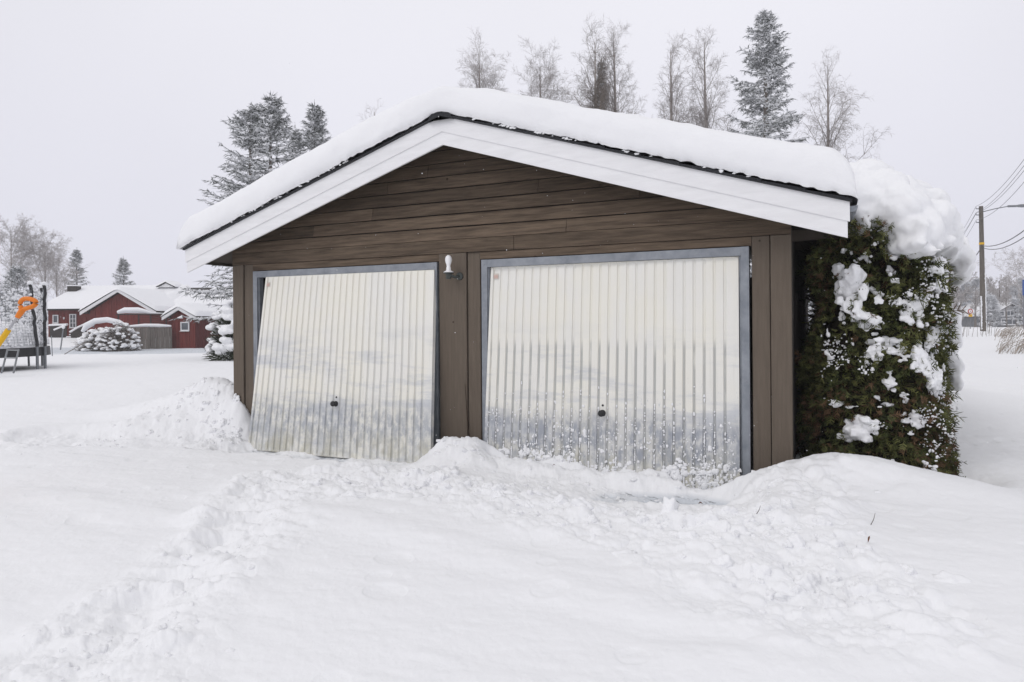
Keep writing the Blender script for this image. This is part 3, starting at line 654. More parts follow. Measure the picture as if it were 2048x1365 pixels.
# thick snow on the roof
def roof_snow():
    ns = 260; e_ = np.linspace(-1, 1, ns); s = np.sign(e_)*(np.abs(e_)**.9); Lr = TLR+.055
    X = XC+s*Lr
    ys = [-OV-.030, -OV-.060, -OV-.070, -OV-.072, -OV-.066, -OV-.05, -OV-.02, -OV+.03, -OV+.10, -OV+.20, -OV+.35]
    fs = [0.02, .10, .25, .45, .62, .76, .87, .945, .98, .995, 1.0]
    ys += list(np.linspace(.15, YB+.15, 70)); fs += [1.0]*70; ys += [YB+.25, YB+.30, YB+.30]; fs += [.8, .4, 0]
    ys = np.array(ys); fs = np.array(fs)
    XX, YY = np.meshgrid(X, ys); FF = np.tile(fs[:, None], (1, ns))
    ee = (1-np.abs(s))*Lr
    endp = (1-np.clip(1-ee/.22, 0, 1)**2.6)**(1/2.2)
    th = .355*endp[None]*(1+.10*fbm(XX, YY*1.2, 1.3, 3, 12)+.03*sstep(XC, XR, XX))
    base = ZTOP+.022-np.sqrt((SL*(XX-XC))**2+.045**2)+.045-.012   # rounded over the ridge
    base = ZTOP+.020-SL*np.abs(XX-XC)
    rnd = .075*np.exp(-((XX-XC)/.30)**2)
    Z = base+FF*(th-rnd*.9*FF)+(.012*fbm(XX, YY, .25, 4, 40)+.010*fbm(XX*.8, YY*2, .07, 3, 41))*FF
    front = FF < .97
    YY = YY+np.where(front & (YY < 0), .026*fbm(XX, FF*.9, .22, 5, 22)-.012, 0)
    Z = Z+np.where(FF < .05, .012*np.abs(fbm(XX, YY*0, .05, 3, 24))*(1+sstep(.2, -.2, fbm(XX, YY*0, .6, 2, 25))), 0)
    V = np.stack([XX, YY, Z], -1).reshape(-1, 3); m_ = len(ys)
    i = np.arange(m_-1)[:, None]*ns+np.arange(ns-1)[None]; F = np.stack([i, i+1, i+ns+1, i+ns], -1).reshape(-1, 4)
    mb = MB(); mb.add(V, F)
    for k in range(110):                                          # crumbs along the lip hanging over the tile edge
        x = XC+rng.uniform(-1, 1)*TLR; r = rng.uniform(.003, .008)
        if float(fbm(np.array([x]), np.array([0.]), .7, 2, 61)[0]) < (-.05 if x > 4 else .12): continue
        blob(mb, (x, -OV-.036, roofz(x)+.024+r*rng.uniform(-.6, .5)), (r*2.6, r, r*1.1), 1, .35)
    return mb.build('roof_snow', M['snow'], garage, smooth=True)
roof_snow()
# snow stuck on the left corner post
mb = MB()
for u, v, r in ((471, 793, .026), (476, 797, .026), (478, 804, .016), (471, 803, .018), (475, 811, .013), (469, 800, .02)):
    p = at(u, v, y=-.045); blob(mb, p, (r, r*.7, r*1.1), 2, .25)
tag(fuse(mb.build('stuck_snow', M['snow'], garage), .006, 1))

# wall lamp between the doors
lx, lz = 2.688, 1.965
lamp = thing('wall_lamp', (2.70, -.026, 1.94), 'small wall lamp with white bulb capped by snow between the two garage doors', 'lamp')
ly = -.145
mb = MB(); lathe(mb, [(0, .0), (.038, 0), (.038, .012), (.030, .020), (0, .022)], (2.765, -.027, 1.925), 20, 0, (0, -1, 0)); mb.build('back_plate', M['lampmetal'], lamp, smooth=True)
mb = MB(); polyline(mb, [(2.765, -.045, 1.925), (2.765, -.08, 1.915), (2.755, -.115, 1.912), (2.735, -.14, 1.925), (2.703, ly, 1.935)], .014, 8); mb.build('arm', M['lampmetal'], lamp, smooth=True)
mb = MB(); lathe(mb, [(0, -.052), (.024, -.052), (.027, -.045), (.028, -.004), (.034, .0), (.052, .006), (.054, .010), (.03, .014), (0, .014)], (lx+.015, ly, 1.945), 24); mb.build('socket', M['lampmetal'], lamp, smooth=True)
mb = MB(); lathe(mb, [(.051, .011), (.050, .016), (.030, .028), (.0235, .032), (.0225, .058), (.0205, .062), (.0185, .074), (.022, .092), (.030, .112), (.0335, .134), (.032, .152), (.025, .170), (.012, .182), (0, .185)], (lx+.015, ly, 1.947), 24); mb.build('bulb', M['porcelain'], lamp, smooth=True)


# ================================================================== PLANTS
M['thuja'] = mat('thuja_green', (.092, .108, .030), .7, .25, var=.3, scale=3, col2=(.155, .155, .055), island=.45)
M['thuja2'] = mat('thuja_dark_green', (.060, .072, .024), .7, .25, var=.3, scale=3, island=.4)
M['thuja3'] = mat('thuja_brown_tips', (.14, .085, .048), .8, .2, var=.3, scale=3, island=.4)
M['core'] = mat('hedge_branches_and_shade_core', (.030, .024, .016), .9, .1, var=.4, scale=20)  # branches, and the inner shell whose colour stands in for shade
M['bark'] = mat('grey_bark', (.16, .14, .125), .85, .2, var=.3, scale=12, bump=.4)
M['needle'] = mat('spruce_needles', (.125, .135, .125), .8, .2, var=.3, scale=.6, island=.35)
M['needle2'] = mat('frosted_spruce_needles', (.62, .63, .65), .8, .2, var=.2, scale=.6, island=.3)
M['twig'] = mat('frosted_birch_twigs', (.40, .375, .365), .85, .2, var=.2, scale=.8, island=.25)
M['birch'] = mat('birch_trunk', (.30, .27, .25), .8, .2, var=.35, scale=4, stretch=(1, 1, 3))
M['twigd'] = mat('dark_vine_twig', (.06, .04, .03), .85, .2, var=.3, scale=30)

# -- the hedge right of the garage
def hin(p, grow=0., c=(6.47, 1.30)):
    x, y, z = p[..., 0], p[..., 1], p[..., 2]
    n = .115*fbm(x*1.2+z*.7, y*1.2+z*1.5, .42, 3, 101)+.06*fbm(x+z*2.1, y-z*1.3, .17, 2, 102)
    ww = .555-.03*sstep(1.2, 2.3, z)+.025*np.sin(z*4+1)
    q = (np.abs((x-c[0]-.03*sstep(.9, .0, z)*-1)/(ww+grow))**3.2+np.abs((y-c[1])/(1.02+grow))**3.2)**(1/3.2)
    return (q < 1+n/.66) & (z < 2.20+grow+n*1.2-.26*sstep(c[0]-.05, c[0]+.45, x))
def hsurf(u, v, grow=0., lo=5.0, hi=9.0):
    r = ray(u, v); t = np.arange(lo, hi, .02); pts = CAM+t[:, None]*r[None]; k = hin(pts, grow)
    return pts[np.argmax(k)] if k.any() else CAM+r*6.35
def spray_fans(mb, base, axis, size, n_side, mats_p, wid=.0055, flat=None):
    """flat fans of scale leaves, many at once"""
    k = len(base); axis = axis/np.linalg.norm(axis, axis=1, keepdims=True)
    rv = rng.normal(size=(k, 3)); side = np.cross(axis, rv); side /= np.linalg.norm(side, axis=1, keepdims=True)
    nrm = np.cross(axis, side)
    mm = rng.choice(len(mats_p), size=k, p=mats_p)
    def quad(p0, p1, w):
        d = p1-p0; wv = np.cross(d, nrm); wv /= np.linalg.norm(wv, axis=1, keepdims=True)+1e-9
        V = np.stack([p0-wv*w*.5, p0+wv*w*.5, p0+d*.6+wv*w*.7, p1, p0+d*.6-wv*w*.7], 1)
        f = np.array([[0, 1, 2, 4]]); g = np.array([[4, 2, 3]])
        o = (np.arange(k)*5)[:, None, None]
        mb.add(V.reshape(-1, 3), (o+f).reshape(-1, 4), mm); n0 = mb.n-k*5
        mb.F.append((o+g).reshape(-1, 3)+n0); mb.M.append(mm)
    s = size[:, None]
    droop = np.array([[0, 0, -1.]])
    tip = base+axis*s+droop*s*.25
    quad(base, tip, wid)
    for j in range(n_side):
        f = (j//2+1)/(n_side/2+1.2); sg = 1 if j % 2 else -1
        p = base+(tip-base)*f
        d = axis*(.75+.2*rng.random((k, 1)))+side*sg*(.75+.3*rng.random((k, 1)))+nrm*rng.normal(0, .2, (k, 1))+droop*.15
        quad(p, p+d*s*.52*(1-f*.45), wid)
def thuja_cloud(count, cen, rear=False):
    P_ = []; A_ = []
    while len(P_) < count:
        m_ = count*3
        p = np.stack([rng.uniform(cen[0]-.8, cen[0]+.8, m_), rng.uniform(cen[1]-1.15, cen[1]+1.15, m_), rng.uniform(.05, 2.5, m_)], 1)
        ok = hin(p, .03, cen) & ~hin(p, -.17, cen)
        lowwall = (p[:, 0] > 5.86) & ((p[:, 0] > 6.02+.05*np.sin(p[:, 2]*9)) | (p[:, 2] < 1.15))
        vis = (p[:, 1] < cen[1]-.2) | (p[:, 0] > cen[0]+.35) | (p[:, 2] > 2.1) | (rng.random(m_) < .35)
        ok &= lowwall & vis
        hole = ((p[:, 0]-6.18)**2/.012+(p[:, 2]-1.35)**2/.07) < 1
        if not rear: ok &= ~(hole & (rng.random(m_) < .8))
        P_ += list(p[ok])
    P_ = np.array(P_[:count]); o = P_-np.array([cen[0], cen[1], 0])*1.; o[:, 2] = .12*rng.normal(size=len(P_))
    o /= np.linalg.norm(o, axis=1, keepdims=True)+1e-6
    A_ = o*1.0+rng.normal(0, .55, P_.shape)+np.array([0, 0, .15])
    return P_, A_
def hedge_shrub(cen, label, count, first=True, scale=1.):
    t = thing('thuja_shrub', (cen[0], cen[1], .1), label, 'hedge', 'thujas along the right side of the garage')
    mb = MB(); Pp, Aa = thuja_cloud(count, cen, not first)
    br = fbm(Pp[:, 0]*1.+Pp[:, 2], Pp[:, 1]+Pp[:, 2]*1.4, .35, 2, 7)
    g = (br > .18) | ((Pp[:, 2] < .75) & (Pp[:, 0] < 6.45) & (br > -.15))
    spray_fans(mb, Pp[~g], Aa[~g], rng.uniform(.045, .10, (~g).sum())*scale*(1+.9*(rng.random((~g).sum()) < .07)), 6, [.62, .33, .05], .0062*scale)
    spray_fans(mb, Pp[g], Aa[g], rng.uniform(.05, .10, g.sum())*scale, 6, [.30, .34, .36], .0062*scale)
    mb.build('foliage', [M['thuja'], M['thuja2'], M['thuja3']], t)
    mb = MB(); m_ = 2200                                          # branches reaching out from the stems
    a = rng.uniform(0, 2*np.pi, 260); z = rng.uniform(.2, 2.2, 260)
    p0 = np.stack([cen[0]+.05*np.cos(a), cen[1]+.1*np.sin(a), z-.15], 1); p1 = np.stack([cen[0]+.56*np.cos(a), cen[1]+.88*np.sin(a), z+.1], 1)
    tubes(mb, p0, p1, .012, .004, 4)
    pa = p0+(p1-p0)*rng.uniform(.5, 1, (260, 1)); tubes(mb, np.repeat(pa, 5, 0), np.repeat(pa, 5, 0)+rng.normal(0, .09, (1300, 3)), .003, .001, 3)
    mb.build('branch', M['core'], t)
    mb = MB()
    for k in (-.45, 0, .45): polyline(mb, [(cen[0], cen[1]+k, -.05), (cen[0]+.03, cen[1]+k, .9), (cen[0], cen[1]+k, 2.15)], [.05, .035, .012], 8)
    mb.build('trunk', M['bark'], t)
    # dark shell added inside; its near-black brown stands in for deep shade
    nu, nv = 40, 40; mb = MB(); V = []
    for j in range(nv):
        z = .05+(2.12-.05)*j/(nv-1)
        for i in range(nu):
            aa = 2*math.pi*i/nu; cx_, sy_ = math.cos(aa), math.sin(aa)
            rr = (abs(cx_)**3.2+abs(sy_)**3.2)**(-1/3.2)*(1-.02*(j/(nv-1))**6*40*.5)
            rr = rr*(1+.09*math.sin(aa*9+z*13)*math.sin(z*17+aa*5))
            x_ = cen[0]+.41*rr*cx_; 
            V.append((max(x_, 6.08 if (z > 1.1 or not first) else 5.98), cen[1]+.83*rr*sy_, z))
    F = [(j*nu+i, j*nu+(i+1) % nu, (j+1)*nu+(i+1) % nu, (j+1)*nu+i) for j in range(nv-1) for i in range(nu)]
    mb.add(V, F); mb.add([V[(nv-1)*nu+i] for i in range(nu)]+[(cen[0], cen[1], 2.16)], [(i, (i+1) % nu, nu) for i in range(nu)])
    mb.build('shade_core', M['core'], t)
    return t
hedge = hedge_shrub((6.47, 1.30), 'nearest dark green thuja beside the garage corner, heaped with snow clumps', 15000)
# snow on it: the heavy cap and the clumps
def px_blob(mb, u, v, rx, rz, d, ry=None, jit=.12, sub=3):
    k = d/FPX; c = at(u, v, d=d); v_, f = ico(sub); s = rng.uniform(0, 50, 3)
    kk = 1+jit*(np.sin(v_[:, 0]*3.1+s[0])+np.sin(v_[:, 1]*3.7+s[1])+np.sin(v_[:, 2]*4.3+s[2])+.7*np.sin(v_[:, 0]*8+v_[:, 2]*7+s[1]))*.6
    q = v_*kk[:, None]; ry = ry if ry is not None else (rx+rz)*.5*k
    mb.add(c+q[:, :1]*_R*rx*k+q[:, 1:2]*_F*ry+q[:, 2:]*_U*rz*k, f)
mb = MB()
for u, v, rx, rz, d in ((1728, 400, 50, 56, 5.9), (1768, 400, 48, 54, 5.7), (1802, 425, 44, 58, 5.55), (1812, 470, 26, 40, 5.45), (1832, 460, 32, 44, 5.5), (1850, 445, 40, 50, 5.6), (1806, 494, 17, 20, 5.4),
                       (1872, 462, 30, 44, 5.7), (1860, 486, 20, 22, 5.6), (1888, 486, 22, 38, 5.8), (1900, 520, 18, 32, 5.9), (1908, 540, 14, 32, 6.0), (1722, 438, 26, 22, 5.8), (1712, 455, 13, 18, 5.75), (1745, 430, 24, 20, 5.7), (1768, 432, 18, 14, 5.6),
                       (1742, 378, 56, 48, 6.6), (1800, 405, 54, 48, 6.6), (1850, 432, 38, 48, 6.6), (1885, 470, 26, 46, 6.5), (1705, 368, 40, 38, 6.9), (1900, 500, 18, 38, 6.4), (1836, 506, 10, 12, 5.4), (1848, 500, 12, 14, 5.5), (1730, 362, 58, 40, 7.5), (1800, 398, 56, 42, 7.5)):
    px_blob(mb, u, v, rx, rz, d, ry=.27)
roughen(fuse(mb.build('snow_cap', M['snow'], hedge), .020, 5), .05, .11)
mb = MB()
def clump(u, v, rx, rz, n=10, out=.035):
    for _ in range(int(n*2.0)):
        du, dv = rng.normal(0, .5), rng.normal(0, .5); uu, vv = u+du*rx, v+dv*rz
        p = hsurf(uu, vv, .03); k = 6.0/FPX
        r = rng.uniform(.2, .52); px = min(rx, rz*1.3)
        v_, f = ico(2); s = rng.uniform(0, 50, 3); kk = 1+.2*(np.sin(v_[:, 0]*5+s[0])+np.sin(v_[:, 1]*5+s[1])+np.sin(v_[:, 2]*6+s[2]))*.6
        q = v_*kk[:, None]
        mb.add(p-_F*out*.3+q[:, :1]*_R*rx*k*r+q[:, 1:2]*_F*max(.015, min(rx, rz)*k*.42)+q[:, 2:]*_U*rz*k*r, f)
for u, v, rx, rz, n in ((1702, 575, 25, 36, 14), (1695, 555, 22, 18, 8), (1706, 600, 16, 26, 8), (1735, 640, 24, 14, 9), (1722, 628, 15, 12, 5), (1748, 655, 14, 9, 5), (1682, 636, 9, 9, 4), (1684, 622, 6, 8, 3),
                        (1768, 690, 26, 14, 9), (1745, 705, 20, 10, 7), (1790, 700, 18, 10, 6), (1800, 712, 12, 10, 4), (1830, 612, 16, 12, 6), (1822, 632, 20, 14, 7), (1812, 645, 13, 9, 4), (1838, 650, 10, 12, 4), (1797, 607, 9, 9, 4), (1780, 545, 8, 17, 5), (1787, 560, 10, 8, 4), (1760, 595, 9, 12, 4), (1745, 585, 8, 9, 3),
                        (1690, 503, 10, 6, 4), (1745, 490, 8, 5, 3), (1733, 515, 10, 8, 4), (1715, 520, 8, 6, 3), (1785, 515, 10, 7, 4), (1670, 545, 6, 10, 3), (1880, 545, 16, 20, 8), (1872, 575, 13, 12, 5), (1893, 580, 10, 10, 4), (1862, 583, 12, 6, 4), (1880, 520, 14, 12, 5),
                        (1875, 660, 14, 12, 6), (1865, 680, 10, 8, 4), (1855, 690, 12, 18, 6), (1838, 710, 14, 22, 8), (1826, 730, 8, 14, 4), (1858, 735, 13, 26, 8), (1870, 765, 15, 22, 9), (1862, 775, 10, 14, 4), (1878, 785, 10, 12, 3),
                        (1782, 768, 11, 12, 6), (1775, 775, 9, 8, 3), (1718, 855, 28, 22, 16), (1705, 865, 18, 16, 7), (1740, 850, 14, 16, 6), (1723, 872, 16, 12, 5), (1810, 795, 12, 8, 4), (1755, 795, 8, 6, 3), (1822, 832, 16, 10, 6), (1838, 845, 14, 10, 5), (1808, 840, 8, 10, 4), (1770, 812, 14, 7, 5), (1672, 808, 16, 6, 5), (1700, 815, 12, 5, 4), (1655, 800, 8, 4, 2),
                        (1850, 925, 8, 7, 3), (1865, 935, 9, 6, 3), (1782, 920, 7, 3, 2), (1892, 760, 8, 14, 4), (1884, 740, 6, 12, 3), (1820, 868, 8, 5, 3), (1850, 600, 8, 7, 3), (1900, 610, 6, 8, 3), (1780, 745, 7, 6, 3), (1656, 700, 8, 10, 4), (1662, 715, 9, 8, 4), (1655, 670, 4, 12, 3)):
    clump(u, v, rx, rz, n)
roughen(tag(fuse(mb.build('snow_clump', M['snow'], hedge), .008, 2), kind='stuff'), .012, .03)
mb = MB()
for u, v, rx, rz in ((1900, 640, 19, 24), (1906, 670, 14, 26), (1900, 690, 12, 18), (1905, 735, 16, 24), (1908, 765, 12, 20), (1900, 720, 14, 14), (1898, 650, 16, 14)):
    px_blob(mb, u, v, rx, rz, 6.1, ry=.10)
roughen(fuse(mb.build('snow_cap', M['snow'], hedge), .015, 2), .03, .1)
mb = MB(); k = 0                                                    # dusting on the sprays
while k < 950:
    u, v = rng.uniform(1640, 1915), rng.uniform(470, 945)
    if float(fbm(np.array([u]), np.array([v]), 60, 3, 9)[0])+.25*(u-1780)/130-.05 < rng.random()*.5-.05: continue
    if u < 1700 and v > 870: continue
    r = hsurf(u, v, .035, 5, 9); r_ = rng.uniform(.003, .008)*(1.8 if rng.random() < .12 else 1)
    blob(mb, r-_F*.01, (r_*rng.uniform(.7, 1.5), r_, r_*rng.uniform(.6, 1.3)), 1, .4); k += 1
tag(mb.build('snow_dusting', M['snow'], hedge, smooth=True), kind='stuff')
# the next shrubs behind it, out of sight lines but really there
for i, (yy, lab) in enumerate(((3.35, 'second thuja behind the near one along the garage wall'), (5.4, 'third thuja farther back along the garage wall'))):
    h2_ = hedge_shrub((6.47, yy), lab, 2600, False, 1.9)
    mb = MB()
    for _ in range(26): blob(mb, (6.52+rng.uniform(-.45, .5), yy+rng.uniform(-.9, .9), 2.3+rng.uniform(0, .25)), rng.uniform(.2, .36, 3), 2, .12)
    fuse(mb.build('snow_cap', M['snow'], h2_), .035, 3)

# -- spruces
def spruce(loc, H, rad, label, seed, z0=.04, snow=.6, dens=1., tops=((0, 0, 1.),), group=None, lean=0, grp_name='spruce_tree', fat=1.0, power=.85):
    rs = np.random.default_rng(seed); loc = np.array(loc, float)
    t = thing(grp_name, loc, label, 'tree', group) if label else None
    tr, nd, sn = MB(), MB(), MB()
    for (ox, oy, hs_) in tops:
        h_ = H*hs_; base = loc+np.array([ox, oy, 0])
        zz = np.linspace(0, h_, 9); pts = [loc+np.array([ox*min(1, z/(H*.35)), oy*min(1, z/(H*.35)), z]) for z in zz]
        polyline(tr, pts, np.linspace(.018*H+.03, .012, 9), 7)
        z = z0*H; P0 = []; P1 = []; Rr = []
        while z < h_-.25:
            f = z/h_; n = rs.integers(5, 9)
            Lm = (rad*hs_*(1-f)**power*min(1, (1-f)/.07)**.5+.05)*rs.uniform(.78, 1.12)
            for b in range(n):
                a = rs.uniform(0, 2*np.pi); Lb = Lm*rs.uniform(.62, 1.2)
                up0 = .55*f-.12+rs.normal(0, .08)
                o = base+np.array([0, 0, z+rs.uniform(-.1, .1)])
                k = max(3, int(Lb/.28*dens)); p = o.copy(); dirn = np.array([math.cos(a), math.sin(a), up0])
                seg = Lb/k; prev = p
                for j in range(k):
                    g = (j+1)/k
                    dd = dirn+np.array([0, 0, -.28*math.sin(g*2.4)*(1-f)+.30*g*g])
                    q = prev+dd/np.linalg.norm(dd)*seg
                    P0.append(prev); P1.append(q); Rr.append(1-g*.5)
                    # side twigs
                    tl = min(.75, Lb*.42)*(1-g*.65)+.08
                    for s_ in (-1, 1):
                        if rs.random() < .1: continue
                        sd_ = np.array([-math.sin(a)*s_, math.cos(a)*s_, 0])*rs.uniform(.6, 1)+dirn*.65+np.array([0, 0, -.28+.3*f+rs.normal(0, .12)])
                        e_ = q+sd_/np.linalg.norm(sd_)*tl*rs.uniform(.7, 1.1)
                        P0.append(q); P1.append(e_); Rr.append(.75)
                        if tl > .3 and dens >= 1:
                            mpt = q+(e_-q)*.55
                            for s2 in (-1, 1):
                                e2 = mpt+(sd_*.6+np.array([-math.sin(a)*s2, math.cos(a)*s2, -.35])*.5)*tl*.5
                                P0.append(mpt); P1.append(e2); Rr.append(.6)
                    prev = q
            z += (.24+.17*(1-f))*(1/dens**.5)*(H/10)**.3*(.55 if f > .8 else 1)
        # leader
        P0.append(base+np.array([0, 0, h_-.35])); P1.append(base+np.array([0, 0, h_+.12])); Rr.append(.5)
        P0 = np.array(P0); P1 = np.array(P1); Rr = np.array(Rr)
        k_ = len(P0); rr = .034*fat*Rr
        # needles: a bristly brush of thin blades round each twig
        nb = 5
        for j in range(nb):
            t0 = rs.random((k_, 1)); c = P0+(P1-P0)*t0
            d = (P1-P0)/(np.linalg.norm(P1-P0, axis=1, keepdims=True)+1e-9)
            e = c+d*.11*fat+rs.normal(0, .055, (k_, 3))*fat+np.array([0, 0, -.045])*fat
            tubes(nd, c, e, .014*fat, .003, 3, (rs.random(k_) < .52).astype(int))
        tubes(nd, P0, P1, rr*.62, rr*.30, 4, (rs.random(k_) < .45).astype(int))
        ok = rs.random(k_) < snow
        a0, b0 = P0[ok], P1[ok]; off = np.array([0, 0, 1.])*(rr[ok]*.45)[:, None]+(CAM-a0)/np.linalg.norm(CAM-a0, axis=1, keepdims=True)*0
        s0 = rs.uniform(0, .3, (len(a0), 1)); s1 = rs.uniform(.55, 1, (len(a0), 1))
        tubes(sn, a0+(b0-a0)*s0+off, a0+(b0-a0)*s1+off, rr[ok]*rs.uniform(1.0, 2.3, len(a0)), rr[ok]*.6, 4)
    if t is None: return tr, nd, sn
    tr.build('trunk', M['bark'], t); nd.build('crown', [M['needle'], M['needle2']], t); tag(sn.build('snow_load', M['snow_far'], t), kind='stuff')
    return t
def birch(loc, H, spread, label, seed, tr_r=.09, tw=.010, droop=.5, dens=1., group=None, name='birch_tree', narrow=1., mt=None):
    rs = np.random.default_rng(seed); loc = np.array(loc, float)
    t = thing(name, loc, label, 'tree', group) if label else None
    tr, cr = MB(), MB()
    n = 12; zz = np.linspace(0, H, n); wob = np.cumsum(rs.normal(0, .012*H/10, (n, 2)), 0)
    pts = np.stack([loc[0]+wob[:, 0], loc[1]+wob[:, 1], loc[2]+zz], 1); polyline(tr, pts, tr_r*(1-zz/H)**.8+.012, 7)
    A, B, ra, rb = [], [], [], []
    def grow(p, d, L, r, lev):
        k = max(3, int(L/.4)); seg = L/k
        for j in range(k):
            g = (j+1)/k
            d = d+rs.normal(0, .10, 3)+np.array([0, 0, (.10 if lev < 2 else -.10*droop*(1+g))])
            if lev <= 1 and g > .55: d = d+np.array([0, 0, -.16*droop])
            d = d/np.linalg.norm(d); q = p+d*seg
            A.append(p); B.append(q); ra.append(r*(1-.7*(g-1/k))); rb.append(r*(1-.7*g)+.001)
            if lev < 3:
                nn = 2 if rs.random() < dens*.85 else 1
                for _ in range(nn):
                    if g < .2 and lev == 0: continue
                    s = rs.normal(0, 1, 3); s -= d*(s@d); s /= np.linalg.norm(s)+1e-9
                    nd_ = d*.75+s*rs.uniform(.45, .8)
                    grow(q, nd_/np.linalg.norm(nd_), L*(.42 if lev == 0 else .40)*rs.uniform(.6, 1.1)*(1-.4*g)+.12, max(r*.5*(1-.5*g), tw*.42), lev+1 if L > .5 else 3)
            p = q
    nbr = int(36*dens)
    for b in range(nbr):
        f = .25+.74*((b+rs.random())/nbr)**.8; i = f*(n-1); i0 = int(i); p = pts[i0]+(pts[min(i0+1, n-1)]-pts[i0])*(i-i0)
        a = rs.uniform(0, 2*np.pi); up = rs.uniform(1.3, 2.8)*(narrow if narrow > 1 else .75)
        d = np.array([math.cos(a), math.sin(a), up]); d /= np.linalg.norm(d)
        L = spread*(1.55*(1-f)+.42)*rs.uniform(.7, 1.15)*1.15
        grow(p, d, L, max(tr_r*.33*(1-f)+.006, tw), 0)
    A = np.array(A); B = np.array(B); tubes(cr, A, B, np.maximum(ra, tw*.45), np.maximum(rb, tw*.35), 3)
    if t is None: return tr, cr
    tr.build('trunk', M['birch'], t); cr.build('crown', mt or M['twig'], t)
    return t
def stand(u, vtop, d, zb=.1):
    """place and height of a tree whose top shows at u, vtop at depth d"""
    p = at(u, vtop, d=d); return (p[0], p[1], zb), p[2]-zb
l, h = stand(540, 192, 24); t_ = spruce(l, h, 2.55, 'big bushy snow-laden spruce with twin tops behind the left roof slope', 11, z0=.15, snow=.75, tops=((0, 0, 1.), (-.66, -.28, .96)), dens=.95, power=.62)
l, h = stand(629, 205, 27); spruce(l, h, 1.45, 'slim snowy spruce top showing over the left roof slope', 12, snow=.7, power=.62)
l, h = stand(590, 250, 26); spruce(l, h, 1.0, 'thin young spruce spire between two fuller spruces', 13, snow=.7, dens=.9, power=.62, fat=.8)
l, h = stand(1530, 22, 27); spruce(l, h, 2.6, 'tall pointed spruce dusted with snow behind the right roof slope', 14, snow=.85, dens=1.2, power=.60)
l, h = stand(1203, 118, 33); spruce(l, h, 1.75, 'narrow dark conifer among the bare birches behind the roof', 15, snow=.5, power=1.0, dens=.7)
M['birchtwig'] = mat('brown_birch_twigs', (.33, .305, .295), .85, .2, var=.2, scale=.8, island=.25)
M['darktwig'] = mat('dark_brown_twigs', (.17, .145, .125), .85, .2, var=.2, scale=.8, island=.25)
bir = [(957, 104, 32, 2.3, 'small bare birch just right of the snowy ridge', 21, 1.3), (1080, 138, 33, 2.6, 'low wide bare birch above the roof, second right of the ridge', 22, 1.1),
       (1190, 84, 30, 2.0, 'dense darker bare birch left of a slim neighbour touching it', 23, 1.2), (1228, 72, 31, 2.1, 'tall slim bare birch touching a darker one on its left', 24, 1.1),
       (1338, 100, 31, 2.0, 'pale bare birch standing alone between two birch groups', 25, 1), (1410, 84, 30, 2.1, 'narrow bare birch close to the left of the tall spruce', 26, 1),
       (1655, 135, 30, 2.2, 'wide bare birch with drooping right limbs beside the tall spruce', 27, .85), (748, 225, 30, 1.3, 'bare birch with only its tip showing over the left roof slope', 28, .6)]
for u, v, d, sp, lab, sd_, dn in bir:
    l, h = stand(u, v, d); birch(l, h, sp, lab, sd_, tr_r=.012*h, dens=dn, droop=1.4 if sd_ == 27 else .5, narrow=1.3 if sp < 2.5 else 1, group='bare birches behind the garage', mt=M['darktwig'] if sd_ == 23 else M['birchtwig'], tw=.0065)
G2 = 'snowy trees beyond the red house'
l, h = stand(153, 497, 72, .4); spruce(l, h, 2.2, 'snow-covered spruce behind the chimney end of the red house', 31, snow=.8, dens=.75, group=G2, fat=1.5)
l, h = stand(247, 515, 70, .4); spruce(l, h, 2.5, 'wide snowy spruce top behind the middle of the red house roof', 32, snow=.8, dens=.75, group=G2, fat=1.5, power=1)
l, h = stand(22, 458, 60, .3); birch(l, h, 3.0, 'tall frosted birch at the far left edge behind the trampoline', 33, tw=.014, dens=.75, group=G2)
l, h = stand(90, 490, 62, .3); birch(l, h, 3.0, 'frosted birch between the left edge birch and the spruce', 34, tw=.014, dens=.65, group=G2)
l, h = stand(112, 520, 64, .3); birch(l, h, 2.4, 'lower frosted birch leaning beside the house gable end', 38, tw=.014, dens=.55, group=G2)
l, h = stand(34, 530, 52, .3); spruce(l, h, 2.2, 'small snowy spruce below the tall birch at the left edge', 35, snow=.85, dens=.8, group=G2, fat=1.4)
l, h = stand(-30, 510, 55, .3); spruce(l, h, 2.6, 'snowy spruce just beyond the left picture edge', 36, snow=.85, dens=.7, group=G2, fat=1.4)
l, h = stand(2052, 520, 60, .3); birch(l, h, 2.6, 'frosted birch cut by the right picture edge above the woods', 37, tw=.014, dens=.55)

